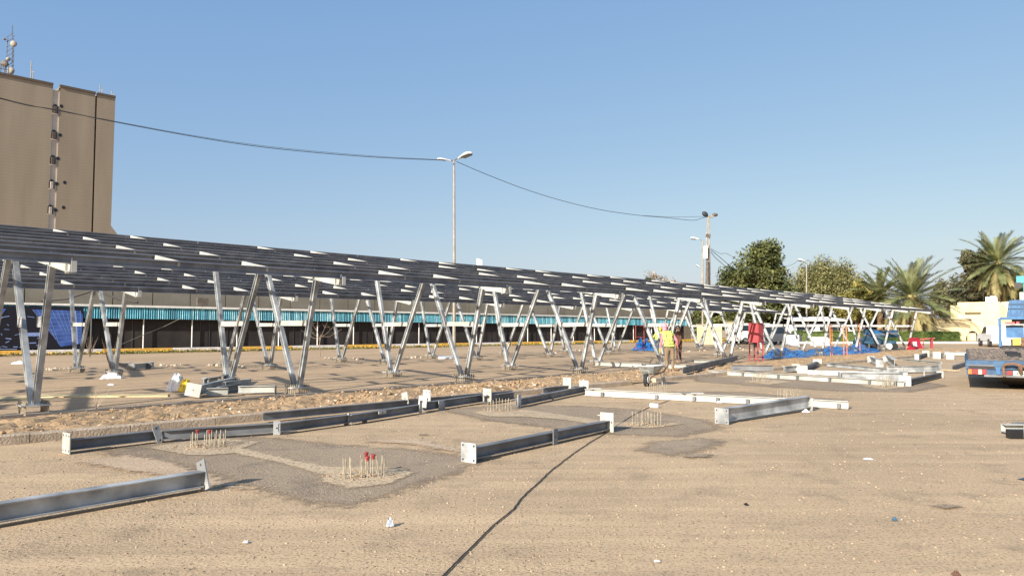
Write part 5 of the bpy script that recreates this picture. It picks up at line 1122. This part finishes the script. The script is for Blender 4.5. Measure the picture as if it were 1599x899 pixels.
def shell(name, body, test, off, m, root, smooth=True):
    me = body.data; vs = {}; mb_v, mb_f, mi = [], [], []
    for p in me.polygons:
        if test(p.center) is None: continue
        f = []
        for vi in p.vertices:
            if vi not in vs: v = me.vertices[vi]; vs[vi] = len(mb_v); mb_v.append(v.co + v.normal * off)
            f.append(vs[vi])
        mb_f.append(f); mi.append(test(p.center))
    n = bpy.data.meshes.new(name); n.from_pydata(mb_v, [], mb_f)
    for k in (m if isinstance(m, (list, tuple)) else [m]): n.materials.append(M_[k])
    n.polygons.foreach_set('material_index', mi); n.polygons.foreach_set('use_smooth', [smooth] * len(mb_f))
    o = bpy.data.objects.new(name, n); C.objects.link(o); o.parent = root; s_ = o.modifiers.new('thickness', 'SOLIDIFY'); s_.thickness = .008; s_.offset = 1; return o
def person(loc, rz, lab, sc, lean, arms, legs, cloth, head_dx=(0, 0), vest=False, scarf=None):
    """arms/legs: joint lists for left, right in body metres"""
    root = thing('person', loc, lab, 'person'); root.rotation_euler = (0, 0, rz); root.scale = (sc, sc, sc)
    lx, ly = lean
    hip = Vector((0, 0, .93)); chest = Vector((lx * .6, ly * .6, 1.25)); sh_ = Vector((lx, ly, 1.42)); nk = Vector((lx * 1.1 + head_dx[0] * .3, ly * 1.15 + head_dx[1] * .3, 1.5)); hd = Vector((lx * 1.15 + head_dx[0], ly * 1.2 + head_dx[1], 1.61))
    V = [(*hip, (.165, .125)), (*(hip.lerp(chest, .45)), (.15, .115)), (*chest, (.175, .12)), (*sh_, (.15, .095)), (*nk, .058), (*(nk.lerp(hd, .45)), .062), (*hd, (.082, .098)), (*(hd + Vector((0, 0, .09))), (.07, .082))]
    E_ = [(0, 1), (1, 2), (2, 3), (3, 4), (4, 5), (5, 6), (6, 7)]
    for s_, A in zip((-1, 1), arms):
        i = len(V); V += [(sh_.x + s_ * .17, sh_.y, 1.40, .062), (*A[0], .047), (*A[1], .033)]; E_ += [(3, i), (i, i + 1), (i + 1, i + 2)]
        w_ = Vector(A[1]); d = (w_ - Vector(A[0])).normalized(); pl = w_ + d * .07; V.append((*pl, (.036, .022))); E_.append((i + 2, i + 3))
        side = d.cross(Vector((0, 1, 0))).normalized(); 
        for k, (o_, l_) in enumerate(((-.03, .062), (-.011, .075), (.011, .07), (.03, .055))):
            j = len(V); b_ = pl + Vector((0, 1, 0)) * o_ * 1 + d * .03; m_ = b_ + d * l_ * .5 + side * .006 * s_; t_ = m_ + d * l_ * .45 - side * s_ * .02
            V += [(*b_, .0105), (*m_, .0095), (*t_, .0085)]; E_ += [(i + 3, j), (j, j + 1), (j + 1, j + 2)]
        j = len(V); tb = w_ + d * .04 + Vector((0, .035, 0)); V += [(*tb, .012), (*(tb + d * .04 + Vector((0, .022, 0))), .0095)]; E_ += [(i + 2, j), (j, j + 1)]
    for s_, G in zip((-1, 1), legs):
        i = len(V); V += [(s_ * .095, 0, .86, .098), (*G[0], .068), (*G[1], .045), (G[1][0], G[1][1] - .03, .045, .05), (G[1][0] + s_ * .02, G[1][1] + .14, .04, (.05, .034)), (G[1][0] + s_ * .03, G[1][1] + .2, .035, (.04, .026))]
        E_ += [(0, i), (i, i + 1), (i + 1, i + 2), (i + 2, i + 3), (i + 3, i + 4), (i + 4, i + 5)]
    wrist = [Vector(A[1]) for A in arms]
    def mf(c):
        if c.z > 1.47 and abs(c.x - sh_.x) < .16: return 0
        for w_ in wrist:
            if (c - w_).length < .22 and c.z < w_.z + .01: return 4
        if c.z < .13: return 3
        if c.z < .96 and abs(c.x) < .26 and min((c - w_).length for w_ in wrist) > .05 or c.z < .6: return 2
        return 1
    b = skin_body('body', V, E_, root, mf, ['skin', cloth[0], cloth[1], 'boot', cloth[2]])
    for s_ in (-1, 1):      # ears
        MBl = MB(); MBl.ell(hd + Vector((s_ * .085, 0, .01)), (.014, .024, .035), 8, 5); e = MBl.build('ear', 'skin', None, (0, 0, 0)); e.parent = root; e.location = (0, 0, 0)
    f = MB(); f.ell(hd + Vector((0, .098, .0)), (.013, .022, .026), 8, 5); e = f.build('nose', 'skin', None, (0, 0, 0)); e.parent = root; e.location = (0, 0, 0)
    for s_ in (-1, 1): f = MB(); f.ell(hd + Vector((s_ * .034, .088, .03)), (.013, .01, .008), 8, 5); e = f.build('eye', 'black', None, (0, 0, 0)); e.parent = root; e.location = (0, 0, 0)
    f = MB(); f.ell(hd + Vector((0, .088, -.045)), (.024, .01, .007), 8, 5); e = f.build('mouth', 'rust', None, (0, 0, 0)); e.parent = root; e.location = (0, 0, 0)
    if scarf:
        f = MB(); f.ell(hd + Vector((0, -.008, .045)), (.108, .124, .118), 14, 9, 0, None, .02); f.ell(hd + Vector((0, -.05, -.055)), (.088, .07, .1), 12, 7, 0, None, .03); e = f.build('headscarf', scarf, None, (0, 0, 0), True); e.parent = root; e.location = (0, 0, 0)
    else:
        f = MB(); f.ell(hd + Vector((0, -.015, .05)), (.098, .112, .1), 14, 8, 0, None, .04); e = f.build('hair', 'black', None, (0, 0, 0)); e.parent = root; e.location = (0, 0, 0)
    if vest:
        wx = lambda z: (z - .9) / .5 * lx
        def t(c):
            x = c.x - max(0, wx(c.z))
            if not (.93 < c.z < 1.475) or abs(c.x - sh_.x * min(1, max(0, (c.z - .93) / .45))) > .185: return None
            if c.z < .955 or 1.02 < c.z < 1.05 or 1.13 < c.z < 1.16: return 1
            if c.z >= 1.165 and .085 < abs(x) < .115: return 1
            return 0
        shell('vest', b, t, .018, ['hivis', 'hivis_band'], root)
    return root
wp = gp(1046, 583)
pe = person(wp, 0.12, 'worker seen from behind in yellow vest, pink shirt and pink headscarf by the wheelbarrow', 1.02, (-.03, .16),
       (((-.25, .12, 1.14), (-.27, .2, .88)), ((.3, .1, 1.16), (.36, .22, .93))), (((-.10, .06, .5), (-.11, -.05, .09)), ((.11, .02, .5), (.14, .06, .09))), ('pink', 'trouser', 'glove'), (-.07, .06), True, 'pink_pale')
tl = wp + Vector((.35, .2, .88)); tag(MB().path([tl + Vector((0, 0, .06)), tl + Vector((0, 0, -.12)), tl + Vector((.02, 0, -.42))], [.018, .012, .01], 6).build('short_rod', 'galv_dark'), 'short steel rod held in the right hand of the vested worker', 'rod')
w2 = gp(1026, 553); pe2 = person(w2, -.3, 'second worker in yellow bending by the blue heap, far left of the main worker', .95, (.12, .32),
       (((-.24, .3, 1.12), (-.3, .5, 1.02)), ((.26, .34, 1.14), (.28, .55, 1.0))), (((-.12, .05, .5), (-.16, 0, .09)), ((.12, .05, .5), (.18, .05, .09))), ('hivis', 'steel_blue', 'glove'), (.03, .1), False, 'yellow_bag')
w3 = gp(1061, 566); pe3 = person(w3, 1.9, 'figure in dark brown clothes standing beyond the vested worker, partly hidden', 1.0, (.0, .04),
       (((-.22, .05, 1.14), (-.22, .14, .9)), ((.22, .05, 1.14), (.22, .14, .9))), (((-.10, .03, .5), (-.10, 0, .09)), ((.10, .03, .5), (.12, .05, .09))), ('brown_cloth', 'brown_cloth', 'brown_cloth'), (0, .03), False, None)

# wheelbarrow
wb = gp(1010, 603); wbt = thing('wheelbarrow', wb, 'dusty grey wheelbarrow standing on the kerb edge before the worker', 'wheelbarrow')
e1 = (gp(1062, 590) - gp(1010, 603)); e1.z = 0; e1.normalize(); e1 = Vector((.5, .87, 0)).normalized(); e2 = Vector((-e1.y, e1.x, 0))
def bp_(a, b, z): return wb + e1 * a + e2 * b + Z3 * z
w_ = MB(); w_.tube(bp_(0, -.045, .17), bp_(0, .045, .17), .17, n=18); w_ = w_.build('wheel', 'tyre', wbt); MB().tube(bp_(0, -.06, .19), bp_(0, .06, .19), .1, n=12).build('rim', 'lamp_white', w_)
mb = MB(); top = [(-.1, -.24), (.7, -.28), (.7, .28), (-.1, .24)]; bot = [(.14, -.14), (.52, -.16), (.52, .16), (.14, .14)]; zt2, zb2 = .56, .33
vs = [bp_(x, y, zt2) for x, y in top] + [bp_(x, y, zb2) for x, y in bot] + [bp_(x * .97 + .01, y * .94, zt2) for x, y in top] + [bp_(x, y * .93, zb2 + .02) for x, y in bot]
fs = [(4, 7, 6, 5), (8 + 4, 8 + 5, 8 + 6, 8 + 7)] + [(i, 4 + i, 4 + (i + 1) % 4, (i + 1) % 4) for i in range(4)] + [(8 + i, 8 + (i + 1) % 4, 12 + (i + 1) % 4, 12 + i) for i in range(4)] + [(i, (i + 1) % 4, 8 + (i + 1) % 4, 8 + i) for i in range(4)]
mb.add(vs, fs); mb.path([vs[0], vs[1], vs[2], vs[3], vs[0]], .014, 6); mb.build('tray', 'tray', wbt)
mb = MB(); mb.ell(bp_(.3, 0, .43), (.27, .2, .12), 12, 6, 0, None, .12); mb.build('load', 'concrete', wbt)
for s_ in (-1, 1): MB().path([bp_(-.02, s_ * .08, .19), bp_(.15, s_ * .15, .3), bp_(.7, s_ * .26, .38), bp_(1.2, s_ * .3, .66), bp_(1.36, s_ * .3, .7)], .019, 7).build('handle', 'pole_dark', wbt)
for s_ in (-1, 1): MB().path([bp_(.62, s_ * .2, .36), bp_(.68, s_ * .22, .02), bp_(.82, s_ * .22, .02), bp_(.8, s_ * .24, .42)], .015, 6).build('leg', 'galv', wbt)
MB().path([bp_(-.02, -.1, .19), bp_(-.12, -.1, .45), bp_(-.12, .1, .45), bp_(-.02, .1, .19)], .014, 6).build('wheel_guard', 'galv', wbt)
